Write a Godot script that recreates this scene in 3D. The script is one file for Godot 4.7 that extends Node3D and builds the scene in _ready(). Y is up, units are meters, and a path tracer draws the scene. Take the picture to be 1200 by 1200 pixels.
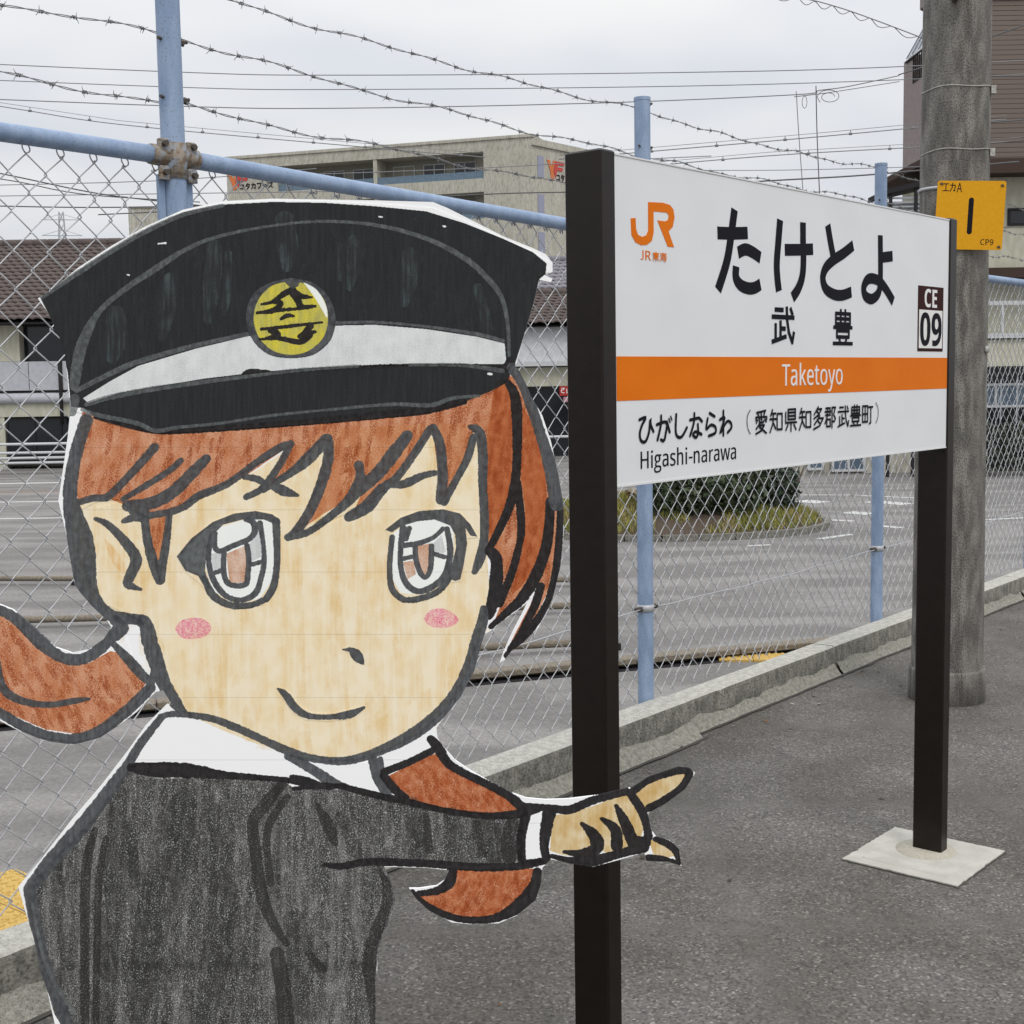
extends Node3D
# A station name board on a platform, a pencil-and-marker cutout standee of a station attendant beside it,
# a barbed-wire chain-link fence behind and the forecourt road with houses beyond.
# World: y up, platform surface at y = 0, forecourt at y = ROAD, camera looks along -z.

const ROAD := -1.2
const FENCE_AT := Vector3(-0.7838, 0.0, -3.2244)
const FENCE_TURN := 0.8894
const SIGN_AT := Vector3(0.1893, 0.0, -2.3686)
const SIGN_TURN := 0.8615
var M := {}
var names := {}
var rng := RandomNumberGenerator.new()

func numbered(called: String, parent: Node) -> String:
	var key := str(parent.get_instance_id()) + called
	var n: int = names.get(key, 0)
	names[key] = n + 1
	return called if n == 0 else "%s_%03d" % [called, n]

func tag(o: Node, label := "", category := "", group := "", kind := "") -> Node:
	if label: o.set_meta("label", label)
	if category: o.set_meta("category", category)
	if group: o.set_meta("group", group)
	if kind: o.set_meta("kind", kind)
	return o

func thing(called: String, at: Vector3, turn: float, label: String, category: String, group := "") -> Node3D:
	var o := Node3D.new()
	o.name = numbered(called, self)
	o.position = at
	o.rotation.y = turn
	add_child(o, true)
	tag(o, label, category, group)
	return o

func obj(called: String, mesh: Mesh, m: Material, parent: Node = self, at := Vector3.ZERO, kind := "") -> MeshInstance3D:
	var o := MeshInstance3D.new()
	o.name = numbered(called, parent)
	o.mesh = mesh
	o.material_override = m
	o.position = at
	parent.add_child(o, true)
	if kind: o.set_meta("kind", kind)
	return o

# ---------------------------------------------------------------- shape helpers
func begin(smooth := false) -> SurfaceTool:
	var st := SurfaceTool.new()
	st.begin(Mesh.PRIMITIVE_TRIANGLES)
	st.set_smooth_group(0 if smooth else -1)
	return st

func done(st: SurfaceTool) -> ArrayMesh:
	st.generate_normals()
	return st.commit()

func tri(st: SurfaceTool, a: Vector3, b: Vector3, c: Vector3) -> void:
	st.add_vertex(a); st.add_vertex(b); st.add_vertex(c)

func quad(st: SurfaceTool, a: Vector3, b: Vector3, c: Vector3, d: Vector3) -> void:
	tri(st, a, b, c); tri(st, a, c, d)

func box(st: SurfaceTool, lo: Vector3, hi: Vector3, xf := Transform3D.IDENTITY) -> void:
	var p: Array[Vector3] = []
	for i in 8:
		p.append(xf * Vector3(hi.x if i & 1 else lo.x, hi.y if i & 2 else lo.y, hi.z if i & 4 else lo.z))
	quad(st, p[4], p[6], p[7], p[5]); quad(st, p[1], p[3], p[2], p[0])
	quad(st, p[5], p[7], p[3], p[1]); quad(st, p[0], p[2], p[6], p[4])
	quad(st, p[2], p[3], p[7], p[6]); quad(st, p[0], p[4], p[5], p[1])

func box_mesh(lo: Vector3, hi: Vector3) -> ArrayMesh:
	var st := begin(); box(st, lo, hi); return done(st)

# a box whose vertical and top edges are chamfered
func soft_box(st: SurfaceTool, lo: Vector3, hi: Vector3, c: float, xf := Transform3D.IDENTITY) -> void:
	var ring := PackedVector2Array([Vector2(lo.x + c, lo.z), Vector2(hi.x - c, lo.z), Vector2(hi.x, lo.z + c), Vector2(hi.x, hi.z - c), Vector2(hi.x - c, hi.z), Vector2(lo.x + c, hi.z), Vector2(lo.x, hi.z - c), Vector2(lo.x, lo.z + c)])
	var mid := Vector2((lo.x + hi.x) / 2, (lo.z + hi.z) / 2)
	var half := Vector2((hi.x - lo.x) / 2, (hi.z - lo.z) / 2)
	for i in 8:
		var a := ring[i]; var b := ring[(i + 1) % 8]
		var ai := mid + (a - mid) * (half - Vector2(c, c)) / half
		var bi := mid + (b - mid) * (half - Vector2(c, c)) / half
		quad(st, xf * Vector3(a.x, lo.y, a.y), xf * Vector3(b.x, lo.y, b.y), xf * Vector3(b.x, hi.y - c, b.y), xf * Vector3(a.x, hi.y - c, a.y))
		quad(st, xf * Vector3(a.x, hi.y - c, a.y), xf * Vector3(b.x, hi.y - c, b.y), xf * Vector3(bi.x, hi.y, bi.y), xf * Vector3(ai.x, hi.y, ai.y))
		tri(st, xf * Vector3(mid.x, hi.y, mid.y), xf * Vector3(ai.x, hi.y, ai.y), xf * Vector3(bi.x, hi.y, bi.y))
		tri(st, xf * Vector3(mid.x, lo.y, mid.y), xf * Vector3(b.x, lo.y, b.y), xf * Vector3(a.x, lo.y, a.y))

func tube(st: SurfaceTool, pts: Array, r0: float, r1: float, sides := 8, caps := true) -> void:
	var n := pts.size()
	var rings := []
	var up := Vector3(0.31, 0.9, 0.23)
	for i in n:
		var d: Vector3 = (pts[mini(i + 1, n - 1)] - pts[maxi(i - 1, 0)])
		d = d.normalized()
		var u: Vector3 = up - d * up.dot(d)
		if u.length() < 0.05: u = Vector3.RIGHT - d * d.x
		u = u.normalized(); up = u
		var v: Vector3 = d.cross(u)
		var r: float = lerpf(r0, r1, float(i) / maxf(1.0, n - 1))
		var ring: Array[Vector3] = []
		for k in sides:
			var a := TAU * k / sides
			ring.append(pts[i] + (u * cos(a) + v * sin(a)) * r)
		rings.append(ring)
	for i in n - 1:
		for k in sides:
			var k2 := (k + 1) % sides
			quad(st, rings[i][k], rings[i + 1][k], rings[i + 1][k2], rings[i][k2])
	if caps:
		for k in sides:
			var k2 := (k + 1) % sides
			tri(st, pts[0], rings[0][k], rings[0][k2])
			tri(st, pts[n - 1], rings[n - 1][k2], rings[n - 1][k])

func rod(st: SurfaceTool, a: Vector3, b: Vector3, r: float, sides := 8) -> void:
	tube(st, [a, b], r, r, sides)

# an outline in the xy plane, from z0 (back) to z1 (front)
func slab(st: SurfaceTool, poly: PackedVector2Array, z0: float, z1: float, xf := Transform3D.IDENTITY) -> void:
	var ids := Geometry2D.triangulate_polygon(poly)
	for i in range(0, ids.size(), 3):
		var a := poly[ids[i]]; var b := poly[ids[i + 1]]; var c := poly[ids[i + 2]]
		if (b - a).cross(c - a) > 0: var t := b; b = c; c = t
		tri(st, xf * Vector3(a.x, a.y, z1), xf * Vector3(b.x, b.y, z1), xf * Vector3(c.x, c.y, z1))
		tri(st, xf * Vector3(a.x, a.y, z0), xf * Vector3(c.x, c.y, z0), xf * Vector3(b.x, b.y, z0))
	for i in poly.size():
		var a := poly[i]; var b := poly[(i + 1) % poly.size()]
		quad(st, xf * Vector3(a.x, a.y, z0), xf * Vector3(a.x, a.y, z1), xf * Vector3(b.x, b.y, z1), xf * Vector3(b.x, b.y, z0))

func points(text: String) -> PackedVector2Array:
	var out := PackedVector2Array()
	for w in text.split(" ", false):
		var c := w.split(",")
		out.append(Vector2(float(c[0]), float(c[1])))
	return out

func spline(p: PackedVector2Array, sub: int) -> PackedVector2Array:
	var out := PackedVector2Array()
	var n := p.size()
	for i in n - 1:
		var a := p[maxi(i - 1, 0)]; var d := p[mini(i + 2, n - 1)]
		for k in sub:
			out.append(p[i].cubic_interpolate(p[i + 1], a, d, float(k) / sub))
	out.append(p[n - 1])
	return out

# one cut-vinyl pen stroke lying on the plane z = z0; every segment lies a hair higher than the last
var lift := 0.0
func pen(st: SurfaceTool, line: PackedVector2Array, w: float, z0: float, xf := Transform3D.IDENTITY, round_ends := false) -> void:
	var n := line.size()
	var left := PackedVector2Array(); var right := PackedVector2Array()
	for i in n:
		var d := (line[mini(i + 1, n - 1)] - line[maxi(i - 1, 0)]).normalized()
		var miter := 1.0
		if i > 0 and i < n - 1:
			var d0 := (line[i] - line[i - 1]).normalized()
			miter = 1.0 / maxf(0.5, absf(d0.dot(d)))
		var q := Vector2(-d.y, d.x) * w * 0.5 * miter
		left.append(line[i] + q); right.append(line[i] - q)
	for i in n - 1:
		lift += 0.0000015
		var z := z0 + lift
		quad(st, xf * Vector3(left[i].x, left[i].y, z), xf * Vector3(left[i + 1].x, left[i + 1].y, z), xf * Vector3(right[i + 1].x, right[i + 1].y, z), xf * Vector3(right[i].x, right[i].y, z))
	if round_ends:
		for e in 2:
			lift += 0.0000015
			var c := line[0] if e == 0 else line[n - 1]
			for k in 10:
				var a := TAU * k / 10; var b := TAU * (k + 1) / 10
				tri(st, xf * Vector3(c.x, c.y, z0 + lift), xf * Vector3(c.x + cos(b) * w / 2, c.y + sin(b) * w / 2, z0 + lift), xf * Vector3(c.x + cos(a) * w / 2, c.y + sin(a) * w / 2, z0 + lift))

# characters as pen strokes on a 100 x 100 grid, y down
const GLYPH := {
	"武": "15,8 48,8|2,28 98,28|38,42 38,88|38,60 58,60|16,50 16,92|2,97 62,82|66,2 68,35 76,70 92,98 99,72|84,4 92,18",
	"豊": "12,10 88,10 88,40 12,40 12,10|12,25 88,25|38,0 38,40|62,0 62,40|2,50 98,50|18,60 82,60 82,78 18,78 18,60|30,80 36,95|70,80 64,95|0,97 100,97",
	"愛": "12,10 50,7 85,3|22,14 28,25|48,12 50,23|78,10 70,23|6,42 6,30 94,30 94,42|18,42 10,54|32,38 36,53 66,53 70,45|48,36 54,43|80,40 90,51|38,56 8,80|34,65 74,65 50,88 6,100|36,72 92,100",
	"知": "22,2 8,28|18,18 46,18|2,42 50,42|28,18 26,60 4,98|30,60 46,84|58,20 96,20 96,88 58,88 58,20",
	"県": "28,4 88,4 88,48 28,48 28,4|28,18 88,18|28,33 88,33|8,16 8,62 98,62|52,62 52,100|26,72 10,94|76,72 94,94",
	"多": "48,0 12,34|44,10 78,10 52,36 10,52|36,20 52,30|62,40 14,80|56,52 94,52 62,86 8,100|44,62 62,74",
	"郡": "8,8 46,8 46,40|2,24 54,24|6,40 48,40|24,8 20,50 2,78|18,60 48,60 48,92 18,92 18,60|64,4 64,100|64,6 94,6 78,38 94,58 84,72 70,70",
	"町": "4,8 52,8 52,84 4,84 4,8|28,8 28,84|4,46 52,46|60,14 100,14|82,14 82,90 68,94",
	"東": "6,16 94,16|18,28 82,28 82,58 18,58 18,28|18,43 82,43|50,0 50,100|46,60 6,92|54,60 94,92",
	"海": "6,8 20,18|2,34 16,44|18,60 4,96|40,2 28,22|36,12 94,12|38,26 88,26 82,92 64,92|38,26 32,76 92,76|24,50 98,50|60,26 58,76",
	"ユ": "12,22 80,22 74,80|4,82 96,82",
	"タ": "40,4 10,48|36,18 86,18 70,60 30,98|36,42 66,62",
	"カ": "8,28 88,28 80,90 62,84|44,4 40,50 10,94",
	"フ": "10,14 90,14 76,60 30,96",
	"ー": "6,50 94,50",
	"ズ": "12,16 80,16 60,56 10,94|56,58 90,92|82,0 88,12|95,-4 101,8",
	"エ": "12,14 88,14|50,14 50,88|4,88 96,88",
}
func glyph(st: SurfaceTool, ch: String, x: float, y_top: float, w: float, h: float, pw: float, z: float, xf := Transform3D.IDENTITY) -> void:
	for s in GLYPH[ch].split("|"):
		var p := points(s)
		for i in p.size(): p[i] = Vector2(x + p[i].x / 100.0 * w, y_top - p[i].y / 100.0 * h)
		# joints of square-cornered strokes are cut as separate strips
		for i in p.size() - 1:
			var d := (p[i + 1] - p[i]).normalized() * pw * 0.35
			pen(st, PackedVector2Array([p[i] - d, p[i + 1] + d]), pw, z, xf)

func latin(called: String, text: String, font: String, weight: int, size_h: float, width: float, at: Vector3, m: Material, parent: Node) -> void:
	var f := SystemFont.new()
	f.font_names = PackedStringArray([font])
	f.font_weight = weight
	var t := TextMesh.new()
	t.font = f; t.text = text; t.font_size = 64; t.pixel_size = 0.01; t.depth = 0.004
	t.curve_step = 1.0
	t.horizontal_alignment = HORIZONTAL_ALIGNMENT_LEFT
	t.vertical_alignment = VERTICAL_ALIGNMENT_BOTTOM
	var b := t.get_aabb()
	var o := obj(called, t, m, parent)
	var s := Vector3(width / b.size.x, size_h / b.size.y, 0.2)
	o.scale = s
	o.position = at - Vector3(b.position.x * s.x, b.position.y * s.y, b.position.z * s.z)

# ---------------------------------------------------------------- materials
func lin(r: float, g: float, b: float) -> Color:
	return Color(r, g, b).linear_to_srgb()

func plain(c: Color, rough := 0.7, metal := 0.0) -> StandardMaterial3D:
	var m := StandardMaterial3D.new()
	m.albedo_color = c; m.roughness = rough; m.metallic = metal
	m.cull_mode = BaseMaterial3D.CULL_DISABLED
	return m

func noise(freq: float, kind := FastNoiseLite.TYPE_SIMPLEX_SMOOTH, oct := 4, sd := 1) -> FastNoiseLite:
	var n := FastNoiseLite.new()
	n.noise_type = kind; n.frequency = freq; n.seed = sd
	n.fractal_type = FastNoiseLite.FRACTAL_FBM if oct > 1 else FastNoiseLite.FRACTAL_NONE
	n.fractal_octaves = oct
	return n

func ramp(stops: Array, cols: Array) -> Gradient:
	var g := Gradient.new()
	g.offsets = PackedFloat32Array(stops)
	g.colors = PackedColorArray(cols)
	return g

func noise_tex(n: FastNoiseLite, g: Gradient, size := 512, as_normal := false) -> NoiseTexture2D:
	var t := NoiseTexture2D.new()
	t.width = size; t.height = size; t.seamless = true; t.seamless_blend_skirt = 0.2
	t.noise = n; t.generate_mipmaps = false
	if g: t.color_ramp = g
	if as_normal: t.as_normal_map = true; t.bump_strength = 6.0
	return t

# a surface of mottled tones; scale is repeats per metre
func mottled(a: Color, b: Color, freq: float, scale: Vector3, rough := 0.85, sd := 1, lo := 0.3, hi := 0.7, oct := 5) -> StandardMaterial3D:
	var m := plain(Color.WHITE, rough)
	m.albedo_texture = noise_tex(noise(freq, FastNoiseLite.TYPE_SIMPLEX_SMOOTH, oct, sd), ramp([lo, hi], [a, b]), 512)
	m.uv1_triplanar = true; m.uv1_world_triplanar = true; m.uv1_scale = scale
	return m

func over(m: StandardMaterial3D, freq: float, scale: Vector3, dark: float, sd: int, lo := 0.3, hi := 0.7, tint := Color(1, 1, 1)) -> void:
	m.detail_enabled = true
	m.detail_blend_mode = BaseMaterial3D.BLEND_MODE_MUL
	m.detail_uv_layer = BaseMaterial3D.DETAIL_UV_2
	m.detail_albedo = noise_tex(noise(freq, FastNoiseLite.TYPE_SIMPLEX_SMOOTH, 4, sd), ramp([lo, hi], [Color(dark * tint.r, dark * tint.g, dark * tint.b), Color.WHITE]), 512)
	m.uv2_triplanar = true; m.uv2_world_triplanar = true; m.uv2_scale = scale

func make_materials() -> void:
	# asphalt: aggregate as cells of different greys, larger stains over it
	var ag := noise(0.16, FastNoiseLite.TYPE_CELLULAR, 1, 5)
	ag.cellular_return_type = FastNoiseLite.RETURN_CELL_VALUE
	ag.cellular_jitter = 1.0
	M.asphalt = plain(Color.WHITE, 0.92)
	M.asphalt.albedo_texture = noise_tex(ag, ramp([0.0, 0.25, 0.62, 0.9, 0.97, 1.0], [lin(0.06, 0.056, 0.051), lin(0.1, 0.094, 0.0855), lin(0.13, 0.122, 0.111), lin(0.162, 0.153, 0.139), lin(0.23, 0.22, 0.2), lin(0.31, 0.297, 0.27)]), 1024)
	M.asphalt.uv1_triplanar = true; M.asphalt.uv1_world_triplanar = true; M.asphalt.uv1_scale = Vector3(1.12, 1.12, 1.12)
	over(M.asphalt, 0.012, Vector3(0.31, 0.31, 0.31), 0.87, 9, 0.25, 0.75, Color(1.0, 0.99, 0.97))
	var ag2 := noise(0.2, FastNoiseLite.TYPE_CELLULAR, 1, 15)
	ag2.cellular_return_type = FastNoiseLite.RETURN_CELL_VALUE
	M.road = plain(Color.WHITE, 0.95)
	M.road.albedo_texture = noise_tex(ag2, ramp([0.0, 0.5, 1.0], [lin(0.19, 0.18, 0.172), lin(0.225, 0.214, 0.205), lin(0.265, 0.252, 0.243)]), 512)
	M.road.uv1_triplanar = true; M.road.uv1_world_triplanar = true; M.road.uv1_scale = Vector3(0.5, 0.5, 0.5)
	over(M.road, 0.01, Vector3(0.06, 0.06, 0.17), 0.84, 19, 0.3, 0.68)
	M.concrete = mottled(lin(0.40, 0.39, 0.35), lin(0.52, 0.505, 0.455), 0.03, Vector3(1.7, 1.7, 1.7), 0.9, 3)
	over(M.concrete, 0.09, Vector3(2.3, 2.3, 2.3), 0.82, 4, 0.2, 0.5)
	M.pad = mottled(lin(0.40, 0.385, 0.34), lin(0.46, 0.445, 0.4), 0.01, Vector3(2, 2, 2), 0.88, 13)
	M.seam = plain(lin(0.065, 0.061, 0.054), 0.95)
	M.faded = mottled(lin(0.16, 0.152, 0.14), lin(0.36, 0.345, 0.31), 0.06, Vector3(4, 4, 4), 0.95, 16, 0.35, 0.6)
	M.grout = mottled(lin(0.36, 0.33, 0.265), lin(0.46, 0.43, 0.36), 0.03, Vector3(6, 6, 6), 0.9, 14)
	M.kerb_side = mottled(lin(0.14, 0.136, 0.117), lin(0.31, 0.298, 0.258), 0.02, Vector3(2.4, 0.9, 2.4), 0.92, 7, 0.28, 0.72)
	over(M.kerb_side, 0.06, Vector3(3.1, 3.1, 3.1), 0.6, 8, 0.25, 0.55)
	M.mortar = mottled(lin(0.2, 0.193, 0.16), lin(0.38, 0.367, 0.313), 0.035, Vector3(2.8, 2.8, 2.8), 0.95, 11, 0.25, 0.7)
	over(M.mortar, 0.12, Vector3(3.3, 3.3, 3.3), 0.55, 12, 0.2, 0.5)
	M.pole = mottled(lin(0.125, 0.118, 0.105), lin(0.27, 0.257, 0.23), 0.018, Vector3(2.2, 0.55, 2.2), 0.9, 21, 0.28, 0.74)
	over(M.pole, 0.11, Vector3(2.6, 2.0, 2.6), 0.62, 22, 0.22, 0.55)
	M.pale_paint = mottled(lin(0.34, 0.33, 0.3), lin(0.5, 0.49, 0.46), 0.05, Vector3(3, 3, 3), 0.8, 23)
	# fence metal
	M.blue_paint = mottled(lin(0.21, 0.295, 0.44), lin(0.295, 0.385, 0.54), 0.015, Vector3(2.5, 0.7, 2.5), 0.55, 31, 0.3, 0.7)
	over(M.blue_paint, 0.07, Vector3(3.7, 3.7, 3.7), 0.78, 32, 0.12, 0.30, Color(1.0, 0.9, 0.78))
	M.rust_cast = mottled(lin(0.27, 0.22, 0.17), lin(0.27, 0.33, 0.42), 0.02, Vector3(4, 4, 4), 0.7, 33, 0.45, 0.7)
	over(M.rust_cast, 0.02, Vector3(5, 5, 5), 0.6, 34, 0.22, 0.46, Color(1.0, 0.8, 0.58))
	M.bolt = plain(lin(0.09, 0.075, 0.062), 0.6, 0.5)
	M.wire = plain(lin(0.47, 0.48, 0.50), 0.5, 0.3)
	M.barbed = mottled(lin(0.15, 0.15, 0.155), lin(0.26, 0.26, 0.265), 0.05, Vector3(9, 9, 9), 0.6, 35)
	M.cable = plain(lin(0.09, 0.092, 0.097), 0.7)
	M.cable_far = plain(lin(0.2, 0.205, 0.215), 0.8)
	# sign
	M.brown_paint = mottled(lin(0.0085, 0.0052, 0.0036), lin(0.012, 0.0075, 0.0052), 0.02, Vector3(3, 3, 3), 0.36, 41)
	M.brown_paint.metallic_specular = 0.38
	M.sign_white = mottled(lin(0.72, 0.73, 0.745), lin(0.75, 0.76, 0.77), 0.01, Vector3(1, 1, 1), 0.45, 42)
	M.sign_white.metallic_specular = 0.25
	M.sign_edge = plain(lin(0.72, 0.72, 0.72), 0.5)
	M.orange = mottled(lin(0.70, 0.16, 0.008), lin(0.74, 0.18, 0.01), 0.012, Vector3(1, 1, 1), 0.45, 43)
	M.orange.metallic_specular = 0.15
	M.ink = plain(lin(0.015, 0.015, 0.019), 0.6); M.ink.metallic_specular = 0.12
	M.white_ink = plain(lin(0.76, 0.75, 0.73), 0.45)
	M.maroon = plain(lin(0.04, 0.015, 0.014), 0.6); M.maroon.metallic_specular = 0.15
	M.yellow_plate = mottled(lin(0.68, 0.325, 0.014), lin(0.72, 0.35, 0.018), 0.02, Vector3(5, 5, 5), 0.5, 44)
	M.yellow_plate.metallic_specular = 0.2
	# far setting
	M.line_white = mottled(lin(0.33, 0.325, 0.32), lin(0.58, 0.58, 0.57), 0.04, Vector3(1, 1, 1), 0.85, 51, 0.25, 0.55)
	M.line_orange = mottled(lin(0.26, 0.17, 0.11), lin(0.32, 0.2, 0.12), 0.04, Vector3(1, 1, 1), 0.85, 52)
	M.brown_pipe = mottled(lin(0.12, 0.10, 0.075), lin(0.23, 0.195, 0.15), 0.03, Vector3(1.5, 4, 4), 0.75, 53)
	M.tactile = mottled(lin(0.42, 0.27, 0.06), lin(0.55, 0.37, 0.11), 0.05, Vector3(2, 2, 2), 0.85, 54)
	M.beige_wall = mottled(lin(0.42, 0.40, 0.34), lin(0.49, 0.47, 0.405), 0.012, Vector3(0.35, 0.05, 0.35), 0.9, 55)
	over(M.beige_wall, 0.03, Vector3(0.6, 0.12, 0.6), 0.82, 56, 0.2, 0.5)
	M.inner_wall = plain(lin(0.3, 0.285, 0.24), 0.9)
	M.steel_blue = mottled(lin(0.10, 0.155, 0.21), lin(0.135, 0.195, 0.255), 0.02, Vector3(0.4, 0.4, 0.4), 0.7, 57)
	M.lavender_glass = plain(lin(0.27, 0.28, 0.37), 0.35)
	M.dark_glass = plain(lin(0.012, 0.015, 0.019), 0.12)
	M.blue_glass = plain(lin(0.1, 0.14, 0.19), 0.15)
	M.frame_white = plain(lin(0.52, 0.53, 0.54), 0.5)
	M.cream_wall = mottled(lin(0.45, 0.44, 0.35), lin(0.52, 0.505, 0.41), 0.02, Vector3(0.4, 0.2, 0.4), 0.9, 58)
	M.grey_panel = mottled(lin(0.42, 0.435, 0.47), lin(0.47, 0.485, 0.52), 0.02, Vector3(0.5, 0.5, 0.5), 0.8, 59)
	M.white_wall = mottled(lin(0.54, 0.56, 0.585), lin(0.62, 0.64, 0.66), 0.02, Vector3(0.4, 0.4, 0.4), 0.85, 60)
	M.dark_trim = plain(lin(0.03, 0.028, 0.03), 0.6); M.dark_trim.metallic_specular = 0.2
	M.brown_trim = plain(lin(0.065, 0.045, 0.038), 0.7); M.brown_trim.metallic_specular = 0.2
	M.roof_tile = mottled(lin(0.065, 0.05, 0.046), lin(0.12, 0.092, 0.082), 0.09, Vector3(0.5, 0.5, 0.5), 0.75, 61)
	M.roof_grey = mottled(lin(0.16, 0.15, 0.17), lin(0.25, 0.24, 0.27), 0.09, Vector3(0.5, 0.5, 0.5), 0.75, 62)
	M.mauve_wall = mottled(lin(0.235, 0.195, 0.185), lin(0.265, 0.222, 0.21), 0.02, Vector3(0.4, 0.4, 0.4), 0.85, 63)
	M.tile_wall = mottled(lin(0.15, 0.118, 0.1), lin(0.185, 0.147, 0.125), 0.2, Vector3(0.8, 0.8, 0.8), 0.8, 64)
	M.clear_panel = plain(Color(0.86, 0.9, 0.96, 0.5), 0.3)
	M.clear_panel.transparency = BaseMaterial3D.TRANSPARENCY_ALPHA
	M.leaf_dark = plain(lin(0.022, 0.034, 0.017), 0.6)
	M.leaf_dark.vertex_color_use_as_albedo = true; M.leaf_dark.albedo_color = Color.WHITE
	M.grass = plain(Color.WHITE, 0.8); M.grass.vertex_color_use_as_albedo = true
	M.soil = mottled(lin(0.05, 0.036, 0.026), lin(0.11, 0.08, 0.055), 0.05, Vector3(1, 1, 1), 0.95, 65)
	M.wood = mottled(lin(0.30, 0.2, 0.11), lin(0.42, 0.29, 0.17), 0.02, Vector3(9, 0.8, 9), 0.75, 66)
	M.bark = mottled(lin(0.06, 0.045, 0.03), lin(0.11, 0.085, 0.06), 0.05, Vector3(3, 1, 3), 0.9, 67)
	M.red = plain(lin(0.4, 0.02, 0.02), 0.5)
	M.logo_orange = plain(lin(0.62, 0.16, 0.035), 0.6)
	M.logo_red = plain(lin(0.5, 0.05, 0.04), 0.6)
	M.pale_steel = plain(lin(0.33, 0.35, 0.38), 0.6)

# ---------------------------------------------------------------- the drawing: pencil, crayon and marker on ruled paper
# drawing coordinates: one unit is 1.274 mm of paper, y down
const DS := 2.0
const DX := -70.0
const DY := 226.0
const DW := 1800
const DH := 1960
const UNIT := 0.001274
var ink: PackedByteArray
var grain: PackedByteArray
var streak: PackedByteArray
var blotch: PackedByteArray
var clip: PackedByteArray
var clipping := false
# pigment: colour A, colour B, how much paper it covers, and how far grain, streaks and blotches thin it out
var PIG := {
	"skin": [240, 223, 186, 234, 211, 166, 0.80, 0.14, 0.16, 0.26],
	"skin_stroke": [228, 194, 138, 222, 184, 122, 0.13, 0.22, 0.12, 0.16],
	"skin_light": [246, 238, 222, 242, 230, 206, 0.14, 0.26, 0.12, 0.16],
	"skin_dark": [214, 190, 140, 196, 160, 100, 0.85, 0.10, 0.30, 0.40],
	"blush": [230, 112, 148, 218, 84, 130, 0.45, 0.9, 0.2, 0.3, 3, 1.2],
	"ear": [226, 176, 108, 218, 158, 90, 0.28, 0.3, 0.4, 0.4],
	"hair": [200, 132, 92, 178, 104, 64, 0.86, 0.50, 0.10, 0.20],
	"hair_stroke": [158, 82, 46, 138, 64, 34, 0.36, 0.85, 0.10, 0.30, 2, 1.3],
	"hair_deep": [186, 108, 66, 160, 80, 44, 0.90, 0.45, 0.10, 0.24, 2],
	"iris": [206, 160, 132, 176, 112, 76, 0.66, 0.5, 0.2, 0.3],
	"cap": [38, 38, 39, 50, 52, 53, 0.98, 0.07, 0.06, 0.08, 2],
	"cap_stroke": [62, 67, 69, 82, 90, 92, 0.085, 0.34, 0.10, 0.20, 2, 1.2],
	"cap_rub": [74, 84, 84, 88, 100, 100, 0.2, 0.5, 1.0, 0.5],
	"band": [200, 204, 203, 186, 190, 190, 0.50, 0.8, 0.2, 0.5],
	"yellow": [222, 214, 112, 210, 194, 56, 0.84, 0.25, 0.2, 0.4],
	"fleck": [196, 194, 188, 214, 212, 206, 0.19, 1.0, 0.35, 0.25, 1, 5.0],
	"jacket": [82, 81, 79, 66, 65, 63, 0.80, 0.90, 0.10, 0.30, 1, 1.1],
	"jacket_stroke": [44, 44, 44, 58, 57, 56, 0.38, 0.95, 0.15, 0.30, 2, 1.5],
	"smudge": [42, 42, 42, 54, 53, 52, 0.34, 0.7, 0.3, 0.4, 2],
	"grey": [176, 176, 178, 190, 190, 192, 0.6, 0.5, 0.3, 0.3],
	"white": [240, 243, 240, 236, 239, 236, 0.96, 0.05, 0.0, 0.05],
	"marker": [56, 57, 60, 98, 100, 102, 0.94, 0.10, 0.14, 0.10, 3],
	"black": [30, 29, 30, 58, 55, 56, 0.97, 0.08, 0.06, 0.06, 3],
	"pale": [82, 86, 86, 116, 120, 120, 0.74, 0.45, 0.2, 0.25, 3],
	"softblack": [40, 39, 39, 56, 54, 53, 0.70, 0.7, 0.2, 0.3, 2],
}

func noise_bytes(w: int, h: int, freq: float, oct: int, sd: int) -> PackedByteArray:
	var im := noise(freq, FastNoiseLite.TYPE_SIMPLEX_SMOOTH, oct, sd).get_seamless_image(w, h)
	im.convert(Image.FORMAT_L8)
	if w != 512 or h != 512: im.resize(512, 512, Image.INTERPOLATE_CUBIC)
	return im.get_data()

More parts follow.
